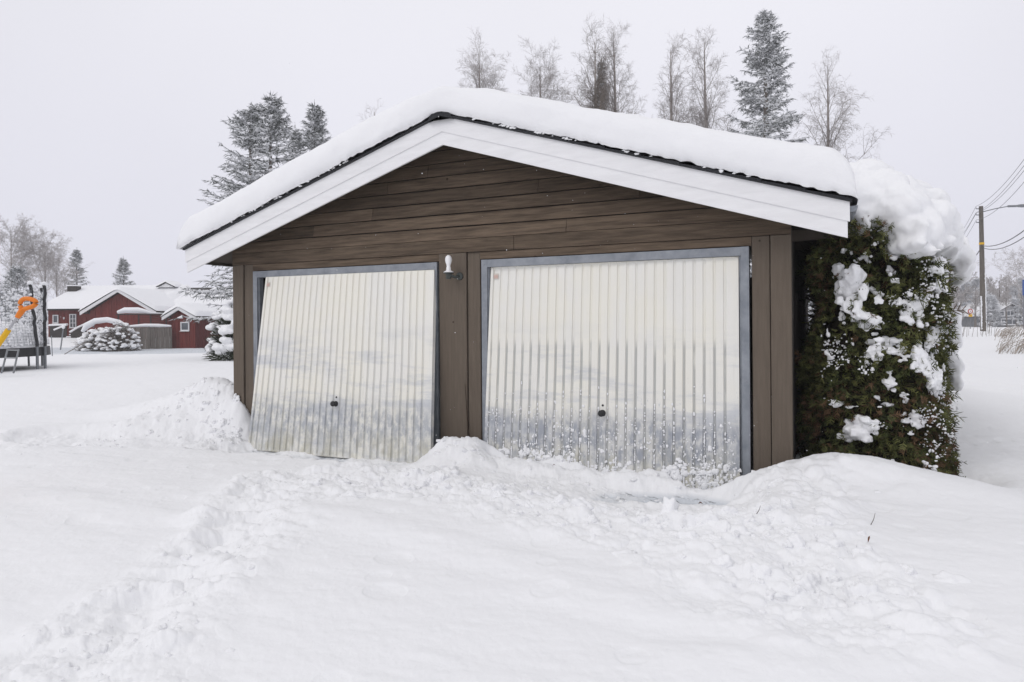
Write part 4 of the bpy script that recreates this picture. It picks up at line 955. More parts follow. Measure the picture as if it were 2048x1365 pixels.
# -- distant woods across the street
def woods():
    mb = MB(); rs = np.random.default_rng(5); far = []
    def put(u, vt, d, kind, i):
        l, h = stand(u, vt, d, .2)
        if kind: tr, nd, sn = spruce(l, h, h*.22, None, 500+i, snow=.6, dens=.32, fat=2.6, power=.8); parts = ((tr, 0), (nd, 1), (sn, 2))
        else: tr, cr = birch(l, h, h*.22, None, 500+i, tw=.05, dens=.45, tr_r=.13); parts = ((tr, 0), (cr, 3))
        for m_, k in parts:
            V = np.concatenate(m_.V)
            for f in m_.F: mb.F.append(f+mb.n); mb.M.append(np.full(len(f), k))
            mb.V.append(V); mb.n += len(V)
    i = 0
    for u in np.arange(1840, 2420, 9):
        d = rs.uniform(88, 128); vt = 566+rs.normal(0, 9)-12*math.exp(-((u-2060)/30)**2); put(u+rs.normal(0, 5), vt, d, rs.random() < .5, i); i += 1
        if rs.random() < .6: put(u+rs.normal(0, 5), vt+28, 84, rs.random() < .3, i); i += 1
    for u in np.arange(1460, 1840, 17): put(u+rs.normal(0, 5), 572+rs.normal(0, 8), rs.uniform(90, 125), rs.random() < .5, i); i += 1
    for u in np.arange(-420, 130, 30): put(u+rs.normal(0, 7), 590+rs.normal(0, 5), rs.uniform(95, 120), rs.random() < .5, i); i += 1
    o = mb.build('distant_woods', [M['bark'], M['needle2'], M['snow_far'], M['twig']])
    tag(o, 'far grey wood of frosted trees across the fields', None, None, 'stuff')
woods()

# -- snow-laden shrubs at the left
M['shrubgreen'] = mat('dark_evergreen_shrub', (.035, .045, .022), .8, .2, var=.3, scale=4, island=.4)
def snow_bush(u, v, d, zb, rx, rz, label, seed, green=True, cnt=120):
    rs = np.random.default_rng(seed); c = at(u, v, d=d); c[2] = zb
    t = thing('snowy_shrub', c, label, 'shrub')
    mb = MB(); k = 2400; a = rs.normal(size=(k, 3)); a /= np.linalg.norm(a, axis=1, keepdims=True); a[:, 2] = np.abs(a[:, 2]); rr = rs.uniform(.55, 1.0, (k, 1))
    p = c+a*rr*np.array([rx, rx, rz]); q = p+a*.16+rs.normal(0, .08, (k, 3))+np.array([0, 0, -.03])
    tubes(mb, p, q, .014 if green else .010, .004, 3)
    k2 = 50; a2 = a[:k2]; tubes(mb, np.repeat(c[None], k2, 0), c+a2*np.array([rx, rx, rz])*.9, .02, .006, 4)
    mb.build('foliage' if green else 'twig', M['shrubgreen'] if green else M['darktwig'], t)
    mb = MB()
    for _ in range(cnt):
        a = rs.normal(size=3); a /= np.linalg.norm(a); a[2] = abs(a[2])*.9+(.25 if green else .1); s = rs.uniform(.85, 1.05)
        pp = c+a*np.array([rx, rx, rz])*s; r = rs.uniform(.05, .16)*(rx/.9)*(1 if green else .62)
        v_, f = ico(2); mb.add(pp+v_*(1+.15*np.sin(v_[:, :1]*6+s*40))*np.array([r*1.3, r*1.3, r*.75]), f)
    fuse(mb.build('snow_load', M['snow'], t), .025, 2)
    return t
snow_bush(474, 700, 21.5, .15, .82, 1.85, 'evergreen shrub buried in snow right behind the left garage corner', 41, True, 150)
snow_bush(205, 690, 38, -.05, 1.25, 1.25, 'leafless bush loaded with snow in front of the red house', 42, False, 210)
snow_bush(240, 690, 37.5, -.05, 1.0, 1.55, 'taller snow-laden leafless bush touching the grey fence', 43, False, 170)

# ================================================================== RED HOUSE, SHED, FENCE
M['red'] = mat('falu_red_boards', (.150, .030, .024), .8, .2, var=.18, scale=3, stretch=(6, 6, .5), island=.12)
M['red_shaded'] = mat('shaded_red_boards', (.090, .020, .018), .8, .2, var=.18, scale=3, stretch=(6, 6, .5), island=.12)  # same red boards, with the side wall's shade put into the colour
M['wtrim'] = mat('white_window_trim', (.74, .74, .75), .6, .3, var=.05, scale=3)
M['pane'] = mat('grey_glass', (.10, .11, .125), .15, .6, var=.3, scale=2)
M['greyfence'] = mat('weathered_grey_planks', (.175, .155, .14), .85, .2, var=.2, scale=4, stretch=(5, 5, .6), island=.22)
M['darkrail'] = mat('dark_stained_boards', (.045, .04, .037), .8, .2, var=.2, scale=4)
class Fr:
    """local frame: x along picture right turned by rot, y away, z up"""
    def __init__(s, u, v, d, z, rot=0):
        p = at(u, v, d=d); s.o = np.array([p[0], p[1], z]); c, q = math.cos(rot), math.sin(rot)
        s.a = _R*c+_F*q; s.b = -_R*q+_F*c
    def __call__(s, v):
        v = np.asarray(v, float).reshape(-1, 3); return s.o+v[:, :1]*s.a+v[:, 1:2]*s.b+v[:, 2:]*_U
def planks(mb, x0, x1, y, z0, z1fn, X, wd=.14, th=.03, m=0, gap=.012, side=None):
    n = max(1, int(abs(x1-x0)/wd))
    for i in range(n):
        a = x0+(x1-x0)*i/n; b = x0+(x1-x0)*(i+1)/n-gap
        za, zb = z1fn(a), z1fn(b); t = th*(1+.4*(i % 2))
        if side is None: v = [(a, y, z0), (b, y, z0), (b, y, zb), (a, y, za), (a, y-t, z0), (b, y-t, z0), (b, y-t, zb), (a, y-t, za)]
        else: v = [(y, a, z0), (y, b, z0), (y, b, zb), (y, a, za), (y+t*side, a, z0), (y+t*side, b, z0), (y+t*side, b, zb), (y+t*side, a, za)]
        mb.add(X(np.array(v, float)), [(0, 1, 2, 3), (4, 7, 6, 5), (0, 4, 5, 1), (3, 2, 6, 7), (0, 3, 7, 4), (1, 5, 6, 2)], m)
def roof_slabs(mb, xc, hw, y0, y1, zr, ze, X, t0, t1, m=0, along='y'):
    for s in (-1, 1):
        poly = [(xc, zr+t0), (xc+s*hw, ze+t0), (xc+s*hw, ze+t1), (xc, zr+t1)]
        if along == 'y': mb.prism(poly, y0, y1, m, X)
        else: mb.prism(poly, y0, y1, m, lambda v: X(np.stack([v[:, 1], v[:, 0], v[:, 2]], 1)))
def snow_roof(xc, hw, y0, y1, zr, ze, X, th, name, parent, along='y', seed=0):
    n, k = 41, 24; s = np.linspace(-1, 1, n); yy = np.linspace(0, 1, k); S_, Yv = np.meshgrid(s, yy)
    edge = (1-np.clip(1-(1-np.abs(S_))*hw/.22, 0, 1)**2.4)**.45; ey = (1-np.clip(1-np.minimum(Yv, 1-Yv)*abs(y1-y0)/.25, 0, 1)**2.4)**.45
    top = zr-(zr-ze)*np.sqrt(S_**2+.004)
    xx = xc+S_*hw; yv = y0+(y1-y0)*Yv
    Z = top+th*edge*ey*(1+.12*fbm(xx+seed, yv, 1.6, 3, seed))
    V = np.stack([xx, yv, Z], -1).reshape(-1, 3); B = np.stack([xx, yv, top-.01], -1).reshape(-1, 3)
    if along == 'x': V = V[:, [1, 0, 2]]; B = B[:, [1, 0, 2]]
    i = np.arange(k-1)[:, None]*n+np.arange(n-1)[None]; F = np.stack([i, i+1, i+n+1, i+n], -1).reshape(-1, 4)
    mb = MB(); mb.add(X(V), F); return mb.build(name, M['snow_far'], parent, smooth=True)
def window(X, x, y, z, w_, h_, parent, mx_=1, mz=1, trim=.09):
    mb = MB(); mb.box(x-w_/2-trim, x-w_/2, y-.05, y, z-trim, z+h_+trim, 0, X); mb.box(x+w_/2, x+w_/2+trim, y-.05, y, z-trim, z+h_+trim, 0, X)
    mb.box(x-w_/2, x+w_/2, y-.05, y, z-trim, z, 0, X); mb.box(x-w_/2, x+w_/2, y-.05, y, z+h_, z+h_+trim, 0, X); mb.box(x-w_/2-trim-.03, x+w_/2+trim+.03, y-.09, y-.051, z-trim-.03, z-trim, 0, X)
    for i in range(1, mx_): mb.box(x-w_/2+w_*i/mx_-.022, x-w_/2+w_*i/mx_+.022, y-.04, y-.01, z+.002, z+h_-.002, 0, X)
    for i in range(1, mz): mb.box(x-w_/2+.002, x+w_/2-.002, y-.038, y-.012, z+h_*i/mz-.02, z+h_*i/mz+.02, 0, X)
    o = mb.build('window', M['wtrim'], parent)
    mb = MB(); mb.box(x-w_/2, x+w_/2, y-.008, y+.01, z, z+h_, 0, X); mb.build('pane', M['pane'], o); return o
# main house: ridge runs across the picture
X = Fr(85, 650, 50, .35, .0); pm = FPX/50
house = thing('red_house', X.o, 'long low red house with deep snow on its roofs and a white edged front gable', 'house')
Lh = 13.6
def hx(u, y): return (u-1024)/FPX*(50+y)+(1024-85)/FPX*50
mb = MB(); planks(mb, .45, Lh-.2, 0, 0, lambda x: 2.35, X, .20, .03); mb.box(.45, Lh-.2, .001, 8.0, 0, 2.3, 0, X)
mb.build('wall', M['red'], house)
mb = MB(); mb.prism([(-.45, 2.27), (4.1, 4.02), (8.6, 2.27), (8.6, 2.19), (-.45, 2.19)], 0, Lh, 0, lambda v: X(np.stack([v[:, 1], v[:, 0], v[:, 2]], 1))); mb.build('roof', M['darkrail'], house)
snow_roof(4.1, 4.65, -.05, 9.2, 4.05, 2.30, X, .32, 'roof_snow', house, along='x', seed=2)
snow_roof(4.1, 4.65, 9.0, Lh+.2, 3.72, 2.05, X, .32, 'roof_snow', house, along='x', seed=3)
mb = MB(); c0, c1 = hx(135, 2.3), hx(153, 2.3); mb.box(c0, c1, 2.3, 2.9, 3.0, 4.12, 0, X); ch = mb.build('chimney', M['darkrail'], house)
mb = MB(); mb.box(c0-.04, c1+.04, 2.26, 2.94, 4.125, 4.20, 0, X); mb.build('snow_cap', M['snow_far'], ch)
window(X, 1.02, -.045, 1.30, .30, .50, house, 1, 1, .06); window(X, 2.30, -.045, .95, .38, .90, house, 2, 3, .06)
mb = MB(); lathe(mb, [(0, -.1), (.05, -.08), (.06, .05), (0, .08)], X([(1.67, -.12, 1.62)])[0], 8); mb.build('porch_lamp', M['wtrim'], house)
# front wing with gable
gx = hx(236, -3.4); gw = 2.60; zr = 3.60; ze = 2.02
mb = MB(); Z1 = lambda x: zr-.24-(zr-ze)/gw*abs(x-gx)
planks(mb, gx-gw+.45, gx+gw-.45, -3.0, 0, Z1, X, .18, .03); mb.box(gx-gw+.45, gx+gw-.45, -2.999, -.05, 0, 1.95, 0, X); mb.build('wall', M['red'], house)
mb = MB(); roof_slabs(mb, gx, gw, -3.35, .8, zr, ze, X, -.14, .0); mb.build('roof', M['darkrail'], house)
mb = MB(); roof_slabs(mb, gx, gw+.02, -3.45, -3.36, zr, ze, X, -.24, -.02); mb.build('bargeboard', M['wtrim'], house)
snow_roof(gx, gw+.12, -3.5, 3.0, zr+.03, ze+.02, X, .24, 'roof_snow', house, seed=4)
mb = MB(); mb.box(gx-1.95, gx-1.45, -3.06, -3.0, .9, 1.45, 0, X); mb.build('window', M['pane'], house)
# small white pediment on the ridge at the right
px_ = hx(331, 2.7)
mb = MB(); mb.prism([(px_-.62, 4.00), (px_+.62, 4.00), (px_, 4.32)], 2.8, 4.4, 0, X); pd = mb.build('dormer', M['wtrim'], house)
mb = MB(); roof_slabs(mb, px_, .72, 2.7, 2.79, 4.40, 4.02, X, -.02, .03); mb.build('dormer_edge', M['darkrail'], pd)
snow_roof(px_, .80, 2.7, 4.6, 4.42, 4.03, X, .17, 'dormer_snow', pd, seed=5)
# porch with steps, dark side walls and snow-topped rails
q1, q2, q3, q4, q5 = hx(100, -1.3), hx(118, -1.3), hx(110, -1.4), hx(134, -1.4), hx(142, -1.8)
mb = MB(); mb.box(q1, q2, -1.35, -1.3, -.1, 1.05, 0, X); mb.build('porch_rail', M['darkrail'], house); mb = MB()
def flat(poly, y, th=.06):
    v = [(a, y, b) for a, b in poly]+[(a, y-th, b) for a, b in poly]; mb.add(X(v), [(0, 1, 2, 3), (4, 7, 6, 5), (0, 4, 5, 1), (1, 5, 6, 2)])
flat([(q3, .72), (q4, 1.05), (q4, .25), (q3, .0)], -1.4); mb.build('porch_rail', M['darkrail'], house); mb = MB(); q6 = hx(176, -1.8)
flat([(q5, .52), (hx(168, -1.8), 1.08), (q6, -.1), (q5+.05, -.1)], -1.8)
mb.build('porch_rail', M['darkrail'], house)
mb = MB()
for pts in ([(q1-.05, -1.33, 1.1), (q4, -1.33, 1.14)], [(q3-.05, -1.43, .76), (q4, -1.43, 1.12)], [(q5-.05, -1.85, .60), (hx(156, -1.8), -1.85, .92), (hx(171, -1.8), -1.85, 1.16)]): polyline(mb, X(pts), .075, 8)
mb.build('rail_snow', M['snow_far'], house, smooth=True)
s0, s1_ = hx(128, -1.9), hx(147, -1.9)
mb = MB()
for i in range(4): mb.box(s0, s1_, -1.9+i*.3, -1.62+i*.3, -.1, .05+i*.16, 0, X)
mb.build('porch_step', M['darkrail'], house)
mb = MB()
for i in range(4): mb.box(s0-.03, s1_+.03, -1.93+i*.3, -1.63+i*.3, .052+i*.16, .13+i*.16, 0, X)
mb.build('step_snow', M['snow_far'], house)
# shed with its gable turned half left
X = Fr(391, 650, 40, -.12, R(-18)); 
shed = thing('red_shed', X.o, 'small red shed with a white framed window and snowy gable roof beside the fence', 'shed')
sw = 1.78; zr = 2.62; ze = 2.02; xm = -sw/2; hw = sw/2+.32
mb = MB(); planks(mb, -sw, 0, 0, 0, lambda x: zr-.10-(zr-ze)/hw*abs(x-xm), X, .13, .025); mb.box(-sw, -.01, .001, 5.0, 0, 1.95, 0, X); mb.build('wall', M['red'], shed)
mb = MB(); planks(mb, .02, 5.0, 0, 0, lambda x: 1.98, X, .16, .03, side=1); mb.build('side_wall', M['red_shaded'], shed)
mb = MB(); roof_slabs(mb, xm, hw, -.32, 5.2, zr, ze, X, -.08, .0); mb.build('roof', M['darkrail'], shed)
mb = MB(); roof_slabs(mb, xm, hw+.02, -.42, -.33, zr, ze, X, -.20, -.02); mb.build('bargeboard', M['wtrim'], shed)
snow_roof(xm, hw+.10, -.45, 5.3, zr+.02, ze+.02, X, .26, 'roof_snow', shed, seed=7)
window(X, -.72, -.04, 1.24, .50, .40, shed, 1, 1, .07)
# plank fence
X = Fr(262, 650, 40, -.12, .03)
fence = thing('plank_fence', X.o, 'weathered grey plank fence topped with snow between bush and shed', 'fence')
mb = MB(); rs = np.random.default_rng(8)
for i in range(17):
    x = i*.142; mb.box(x, x+.128, -.02-.01*(i % 2), 0, -.1, 1.42+rs.normal(0, .012)-(0 if i < 8 else .03), 0, X)
mb.build('planks', M['greyfence'], fence)
mb = MB(); polyline(mb, X([(-.05, 0, 1.47), (.8, 0, 1.52), (1.6, 0, 1.50), (2.35, 0, 1.47)]), [.07, .1, .11, .06], 8); mb.build('snow_cap', M['snow_far'], fence, smooth=True)
# pergola frame with slats and a snow slab
X = Fr(232, 650, 42, -.1, .02)
perg = thing('pergola', X.o, 'slatted garden frame carrying a flat slab of snow behind the grey fence', 'pergola')
mb = MB()
for x in (.1, 1.35, 2.1, 3.05):
    mb.box(x, x+.06, 0, .06, 0, 2.2, 0, X)
for k in range(7): mb.box(1.42, 3.0, .0, .03, 1.45+k*.105, 1.475+k*.105, 0, X)
mb.box(0, 3.15, -.05, 0, 2.15, 2.22, 0, X); mb.build('frame', M['darkrail'], perg)
mb = MB(); polyline(mb, X([(-.05, .3, 2.33), (.4, .3, 2.45), (1.2, .3, 2.44), (1.7, .3, 2.36), (2.0, .3, 2.27), (3.1, .3, 2.20)]), [.1, .19, .2, .13, .07, .03], 10); mb.build('snow_cap', M['snow_far'], perg, smooth=True)
X = Fr(165, 650, 41, -.1, 0)
arch = thing('garden_arch', X.o, 'rounded snow-topped garden arch with a red panel beside the porch', 'arch')
mb = MB(); mb.box(.15, .2, 0, .05, 0, 1.2, 0, X); mb.build('post', M['darkrail'], arch); mb = MB(); mb.box(2.1, 2.15, 0, .05, 0, 1.3, 0, X); mb.build('post', M['darkrail'], arch)
mb = MB(); mb.box(.75, 1.3, -.05, .0, 1.30, 1.62, 0, X); mb.build('red_panel', M['red'], arch)
mb = MB(); polyline(mb, X([(.0, 0, 1.15), (.25, 0, 1.5), (.8, 0, 1.78), (1.5, 0, 1.86), (2.2, 0, 1.7), (2.7, 0, 1.45)]), [.1, .2, .19, .17, .16, .1], 10); mb.build('snow_cap', M['snow_far'], arch, smooth=True)
# little things in the garden
M['galvp'] = mat('grey_steel_tube', (.20, .21, .225), .4, .5, metal=.4, var=.1)
t = thing('garden_stake', at(104, 700, d=30), 'thin pale stake standing in the snow left of the porch', 'stake')
b_ = at(105, 708, d=30); mb = MB(); polyline(mb, [b_+np.array([0, 0, -.3]), at(103, 672, d=30)], .018, 6); mb.build('stake', M['galvp'], t)
t = thing('garden_lamp_post', at(121, 690, d=34), 'leaning garden post with a snow tuft before the porch steps', 'post')
mb = MB(); polyline(mb, [at(121, 700, d=34), at(127, 655, d=34)], .03, 6); mb.build('post', M['galvp'], t)
mb = MB(); blob(mb, at(127, 654, d=34), (.08, .08, .12), 2); mb.build('snow_cap', M['snow_far'], t, smooth=True)
t = thing('leaning_pole', at(131, 708, d=28), 'long thin pole slanting out of the snow before the leafless bush', 'pole')
mb = MB(); polyline(mb, [at(129, 709, d=28), at(172, 684, d=29)], .016, 6); mb.build('pole', M['darktwig'], t)

# ================================================================== TRAMPOLINE
tc_ = at(-78, 700, d=17.5); tz = .30; TR_ = 1.88
tram = thing('trampoline', (tc_[0], tc_[1], tz), 'round trampoline with snow-clogged safety net and snow heaped on its mat', 'trampoline')
ctr = np.array([tc_[0], tc_[1], 0]); mzz = .86
def circ(a, r, z): return ctr+(_R*math.cos(a)+_F*math.sin(a))*r+_U*z
mb = MB(); polyline(mb, [circ(a, TR_, mzz) for a in np.linspace(0, 2*np.pi, 49)], .025, 6); mb.build('rim', M['galvp'], tram)
mb = MB()
for i in range(48):
    a, b = 2*np.pi*i/48, 2*np.pi*(i+1)/48
    mb.add([circ(a, TR_+.03, mzz+.03), circ(b, TR_+.03, mzz+.03), circ(b, TR_+.05, mzz-.20), circ(a, TR_+.05, mzz-.20)], [(0, 1, 2, 3)])
    mb.add([circ(a, 0, mzz-.02), circ(a, TR_, mzz), circ(b, TR_, mzz)], [(0, 1, 2)])
mb.build('pad', M['black'], tram)
mb = MB(); n = 48; ms_ = 12; V = [circ(2*np.pi*i/n, TR_*j/ms_*.985, mzz+.02+.72*math.sqrt(max(0, 1-(j/ms_)**3.0))*(1+.05*math.sin(i*.9+j))) for j in range(1, ms_+1) for i in range(n)]
V.append(circ(0, 0, mzz+.64)); F = [(j*n+i, j*n+(i+1) % n, (j+1)*n+(i+1) % n, (j+1)*n+i) for j in range(ms_-1) for i in range(n)]
mb.add(V, F); mb.F.append(np.array([(i, (i+1) % n, n*ms_) for i in range(n)])); mb.M.append(np.zeros(n)); mb.build('snow_heap', M['snow_far'], tram, smooth=True)
pole_a = [R(a) for a in (1.5, 12, 62, 118, 180, 236, 300)]
for a in pole_a:
    mb = MB(); k = -.16 if a < .05 else 0
    top = circ(a, TR_+.05+k, 2.52); polyline(mb, [circ(a, TR_+.07, 0.1), circ(a, TR_+.06, 1.0), top], [.035, .035, .03], 8)
    pl = mb.build('net_pole', M['galvp'], tram)
    mb = MB(); pts = [circ(a, TR_+.065+k*f, .90+1.62*f) for f in np.linspace(0, 1, 14)]; polyline(mb, [p+np.random.default_rng(i).normal(0, .008, 3) for i, p in enumerate(pts)], .040, 8); mb.build('foam_sleeve', M['black'], pl)
    mb = MB()
    for f in np.linspace(.1, 1, 12): blob(mb, circ(a+.02, TR_+.085+k*f, .90+1.6*f), (.03, .03, .07), 1, .3)
    blob(mb, circ(a, TR_+.05+k, 2.56), (.07, .07, .06), 2, .1); mb.build('pole_snow', M['snow_far'], pl, smooth=True)
mb = MB(); sn = MB(); rs = np.random.default_rng(9); na_, nz_ = 132, 20
def netp(i, j):
    a = 2*np.pi*i/na_; f = j/nz_; sag = .13*abs(math.sin((a*3.5)+.3))*f
    return circ(a, TR_-.02-.10*math.sin(f*3.1)*.8, .95+1.52*f-sag)
Pn = np.array([[netp(i, j) for i in range(na_)] for j in range(nz_+1)])
A = Pn; B = np.roll(Pn, -1, 1); tubes(mb, A.reshape(-1, 3), B.reshape(-1, 3), .0035, .0035, 3); tubes(mb, Pn[:-1].reshape(-1, 3), Pn[1:].reshape(-1, 3), .0035, .0035, 3)
for j in range(nz_):
    for i in range(na_):
        if rs.random() < (.88 if j > 2 else .4):
            i_, j_ = rs.integers(0, na_), rs.integers(0, nz_); w1_, w2_ = rs.random(2); c_ = (Pn[j_, i_]*(1-w1_)+Pn[j_, (i_+1) % na_]*w1_)*(1-w2_)+(Pn[j_+1, i_]*(1-w1_)+Pn[j_+1, (i_+1) % na_]*w1_)*w2_; v_, f_ = ico(1); sn.add(c_+v_*np.array([.038, .038, .034])*rs.uniform(.35, 1.25, (1, 3))+rs.normal(0, .014, (1, 3)), f_)
mb.build('safety_net', M['galvp'], tram); tag(sn.build('net_snow', M['snow_far'], tram, smooth=True), kind='stuff')
for a in pole_a[:0]+[R(20), R(-60), R(-110), R(140), R(75), R(200)]:
    mb = MB(); polyline(mb, [circ(a, TR_-.05, mzz-.02), circ(a, TR_-.02, .1)], .028, 8); mb.build('leg', M['galvp'], tram)
lad = thing('ladder', at(20, 735, d=15.2), 'short steel ladder leaning on the trampoline rim', 'ladder')
mb = MB(); a0, a1 = at(3, 737, d=15.0), at(15, 700, d=15.6); b0, b1 = at(27, 737, d=15.0), at(37, 700, d=15.6)
for p, q in ((a0, a1), (b0, b1)): polyline(mb, [p-_U*.1, q], .020, 8)
mb.build('side_rail', M['galvp'], lad)
for f in (.55, .98):
    mb = MB(); polyline(mb, [a0+(a1-a0)*f, b0+(b1-b0)*f*.99], .016, 6); mb.build('rung', M['galvp'], lad)

# ================================================================== SHOVEL
M['orange'] = mat('orange_plastic', (.72, .20, .015), .45, .4, var=.06, scale=20)
M['yellow'] = mat('yellow_foam', (.72, .42, .02), .6, .3, var=.06, scale=30)
M['alu'] = mat('aluminium_shaft', (.42, .42, .44), .35, .5, metal=.6, var=.08, scale=20)
dS = 4.6
g0 = at(44, 622, d=dS); s1 = at(17, 660, d=dS); s2 = at(-14, 704, d=dS); s3 = at(-147, 894, d=dS); s4 = at(-172, 931, d=dS)
sh = thing('snow_shovel', s4, 'snow shovel with orange grip and yellow sleeve standing in the snow', 'shovel')
ax = (g0-s1)/np.linalg.norm(g0-s1); side = _R*.93+_U*.05-_F*.35; side -= ax*(side@ax); side /= np.linalg.norm(side)
top = at(56, 604, d=dS)
mb = MB()
# D grip: closed loop
ctrg = at(54, 606, d=dS)
loop = [(44, 621), (40, 612), (40, 604), (46, 598), (55, 597), (64, 599), (73, 603), (73, 608), (67, 613), (58, 616), (50, 618), (45, 620)]
pts = [at(u, v, d=dS) for u, v in loop]; pts.append(pts[0]); pts = np.array(pts)
fine = np.array([pts[0]*0]); fine = []
for i in range(len(pts)-1):
    for f in (0, .5): fine.append(pts[i]*(1-f)+pts[i+1]*f)
fine.append(pts[-1]); fine = np.array(fine)
for _ in range(2): fine[1:-1] = (fine[:-2]+2*fine[1:-1]+fine[2:])/4
polyline(mb, fine, .0155, 10)
polyline(mb, [g0+ax*.012, g0-ax*.02, g0-ax*.055], [.020, .020, .016], 12)
mb.build('grip', M['orange'], sh, smooth=True)
mb = MB(); polyline(mb, [g0-ax*.05, s2], .0085, 12); mb.build('shaft', M['alu'], sh, smooth=True)
mb = MB(); polyline(mb, [s1, s1+(s3-s1)*.5, s1+(s3-s1)*.8], .0185, 12); mb.build('sleeve', M['yellow'], sh, smooth=True)
mb = MB(); polyline(mb, [s2, s3, s4], .015, 10); mb.build('lower_shaft', M['alu'], sh, smooth=True)
mb = MB(); n = 9; V = []
for j in range(n):
    for i in range(n):
        u = (i/(n-1)-.5); v = j/(n-1); V.append(s4+side*u*.42-ax*v*.40+np.cross(ax, side)*(.12*u*u+.05*v*v-.02))
F = [(j*n+i, j*n+i+1, (j+1)*n+i+1, (j+1)*n+i) for j in range(n-1) for i in range(n-1)]
mb.add(V, F); bl = mb.build('blade', M['orange'], sh, smooth=True); q = bl.modifiers.new('thick', 'SOLIDIFY'); q.thickness = .006

# ================================================================== STREET SIDE
M['polewood'] = mat('weathered_pole_wood', (.13, .115, .10), .85, .2, var=.25, scale=4, stretch=(5, 5, .4), bump=.3)
dP = 38.; b_ = at(1966.5, 662, d=dP); tp = at(1962, 413, d=dP)
up = thing('utility_pole', (b_[0], b_[1], b_[2]-.2), 'tall wooden utility pole with street lamp arm and overhead wires', 'utility pole')
mb = MB(); polyline(mb, [b_-_U*.4, b_*.5+tp*.5, tp], [.15, .125, .105], 12); mb.build('pole', M['polewood'], up, smooth=True)
mb = MB(); pp = lambda f: b_+(tp-b_)*f
for f in (.98, .93, .87): mb = MB(); polyline(mb, [pp(f)-_R*.12, pp(f)-_R*.28, pp(f)-_R*.28+_U*.12], .03, 6); mb.build('insulator', M['galvp'], up)
mb = MB(); lathe(mb, [(.128, -.06), (.130, -.06), (.130, .06), (.128, .06)], pp(.70), 16); mb.build('band', M['yellow'], up)
mb = MB(); k = [at(1966, 424, d=37.9), at(1990, 418, d=37.2), at(2014, 413.5, d=36.6), at(2040, 412.5, d=36)]; polyline(mb, k, .026, 8); mb.build('lamp_arm', M['galvp'], up)
mb = MB(); v_, f_ = ico(2); h0 = at(2046, 412, d=35.8); mb.add(h0+v_[:, :1]*_R*.38+v_[:, 1:2]*_F*.16+v_[:, 2:]*_U*.09, f_); polyline(mb, [at(2016, 413, d=36.6), at(2034, 412.5, d=36.1)], .06, 8); mb.build('lamp_head', M['galvp'], up, smooth=True)
mb = MB()                                                         # snow plastered on the weather side of the pole
for f in np.linspace(.03, .46, 42): blob(mb, pp(f)+_R*.11-_F*.05, (.045, .07, .10), 1, .3)
for f in np.linspace(.02, .27, 20): blob(mb, pp(f)-_R*.12-_F*.06, (.035, .05, .10), 1, .3)
mb.build('pole_snow', M['snow_far'], up, smooth=True)
dirv = (at(1872, 527, d=76)-tp); dirv[2] = 0
far_t = tp+dirv; near_t = tp-dirv*.62
t2 = thing('utility_pole', (far_t[0], far_t[1], 0), 'far utility pole hidden behind the snowy hedge', 'utility pole'); mb = MB(); polyline(mb, [far_t*[1, 1, 0], far_t], [.15, .1], 10); mb.build('pole', M['polewood'], t2)
t3 = thing('utility_pole', (near_t[0], near_t[1], 0), 'near utility pole standing beyond the right picture edge', 'utility pole'); mb = MB(); polyline(mb, [near_t*[1, 1, 0], near_t], [.15, .1], 10); mb.build('pole', M['polewood'], t3)
wt = thing('overhead_wires', tp, 'thin overhead wires strung between the wooden utility poles', 'wires')
def wire(a, b, sag, r):
    f = np.linspace(0, 1, 30)[:, None]; p = a+(b-a)*f; p[:, 2] -= sag*4*(f[:, 0]*(1-f[:, 0])); mb = MB(); polyline(mb, p, r, 5); mb.build('wire', M['black'], wt)
for f, dz, s in ((.98, .25, 1.0), (.93, .0, .9), (.925, -.15, 1.0), (.87, -.45, 1.1)):
    s0 = pp(f)-_R*.28+_U*.14
    wire(s0, near_t-_R*.28+_U*(dz), s*.75, .009); wire(s0, far_t-_R*.28+_U*(dz), s*.8, .009)
wire(pp(.685), near_t-_U*1.9, .9, .020); wire(pp(.67), near_t-_U*2.1, 1.0, .018); wire(pp(.67), far_t-_U*2.4, .9, .026)
# blue street sign at the picture edge, small road sign, far grey house
M['blue'] = mat('blue_sign', (.045, .10, .30), .5, .4, var=.05)
t = thing('street_sign', at(2052, 640, d=44), 'blue sign plate on a thin post at the right picture edge', 'sign')
mb = MB(); a = at(2047, 610, d=44); a2 = at(2047, 562, d=44); polyline(mb, [a*[1, 1, 0]+_U*.3, a2], .04, 8); mb.build('post', M['galvp'], t)
X = Fr(2045.2, 591, 43.9, at(2045, 591, d=43.9)[2], 0); mb = MB(); mb.box(0, .75, -.02, .02, 0, 1.02, 0, X); mb.build('plate', M['blue'], t)
M['redsign'] = mat('red_sign', (.40, .06, .045), .5, .3, var=.05)
t = thing('road_sign', at(1940, 650, d=66), 'small round red and white road sign above a yellow plate', 'sign')
c_ = at(1940.5, 623, d=66); mb = MB(); polyline(mb, [c_*[1, 1, 0]+_U*.3, c_+_F*.05], .035, 8); mb.build('post', M['galvp'], t)
mb = MB(); lathe(mb, [(0, 0), (.20, 0), (.20, .02), (0, .02)], c_, 20, 0, -_F); mb.build('sign_face', M['wtrim'], t)
mb = MB(); lathe(mb, [(.16, .021), (.25, .021), (.25, -.01), (.16, -.01)], c_, 24, 0, -_F); lathe(mb, [(0, .021), (.05, .021)], c_, 12, 0, -_F); mb.build('sign_rim', M['redsign'], t)
X = Fr(1937.5, 634, 65.9, at(1937, 634, d=65.9)[2], 0); mb = MB(); mb.box(-.02, .34, -.02, .0, 0, .26, 0, X); mb.build('lower_plate', M['yellow'], t)
M['greywall'] = mat('grey_house_boards', (.22, .23, .245), .8, .2, var=.08, scale=2)
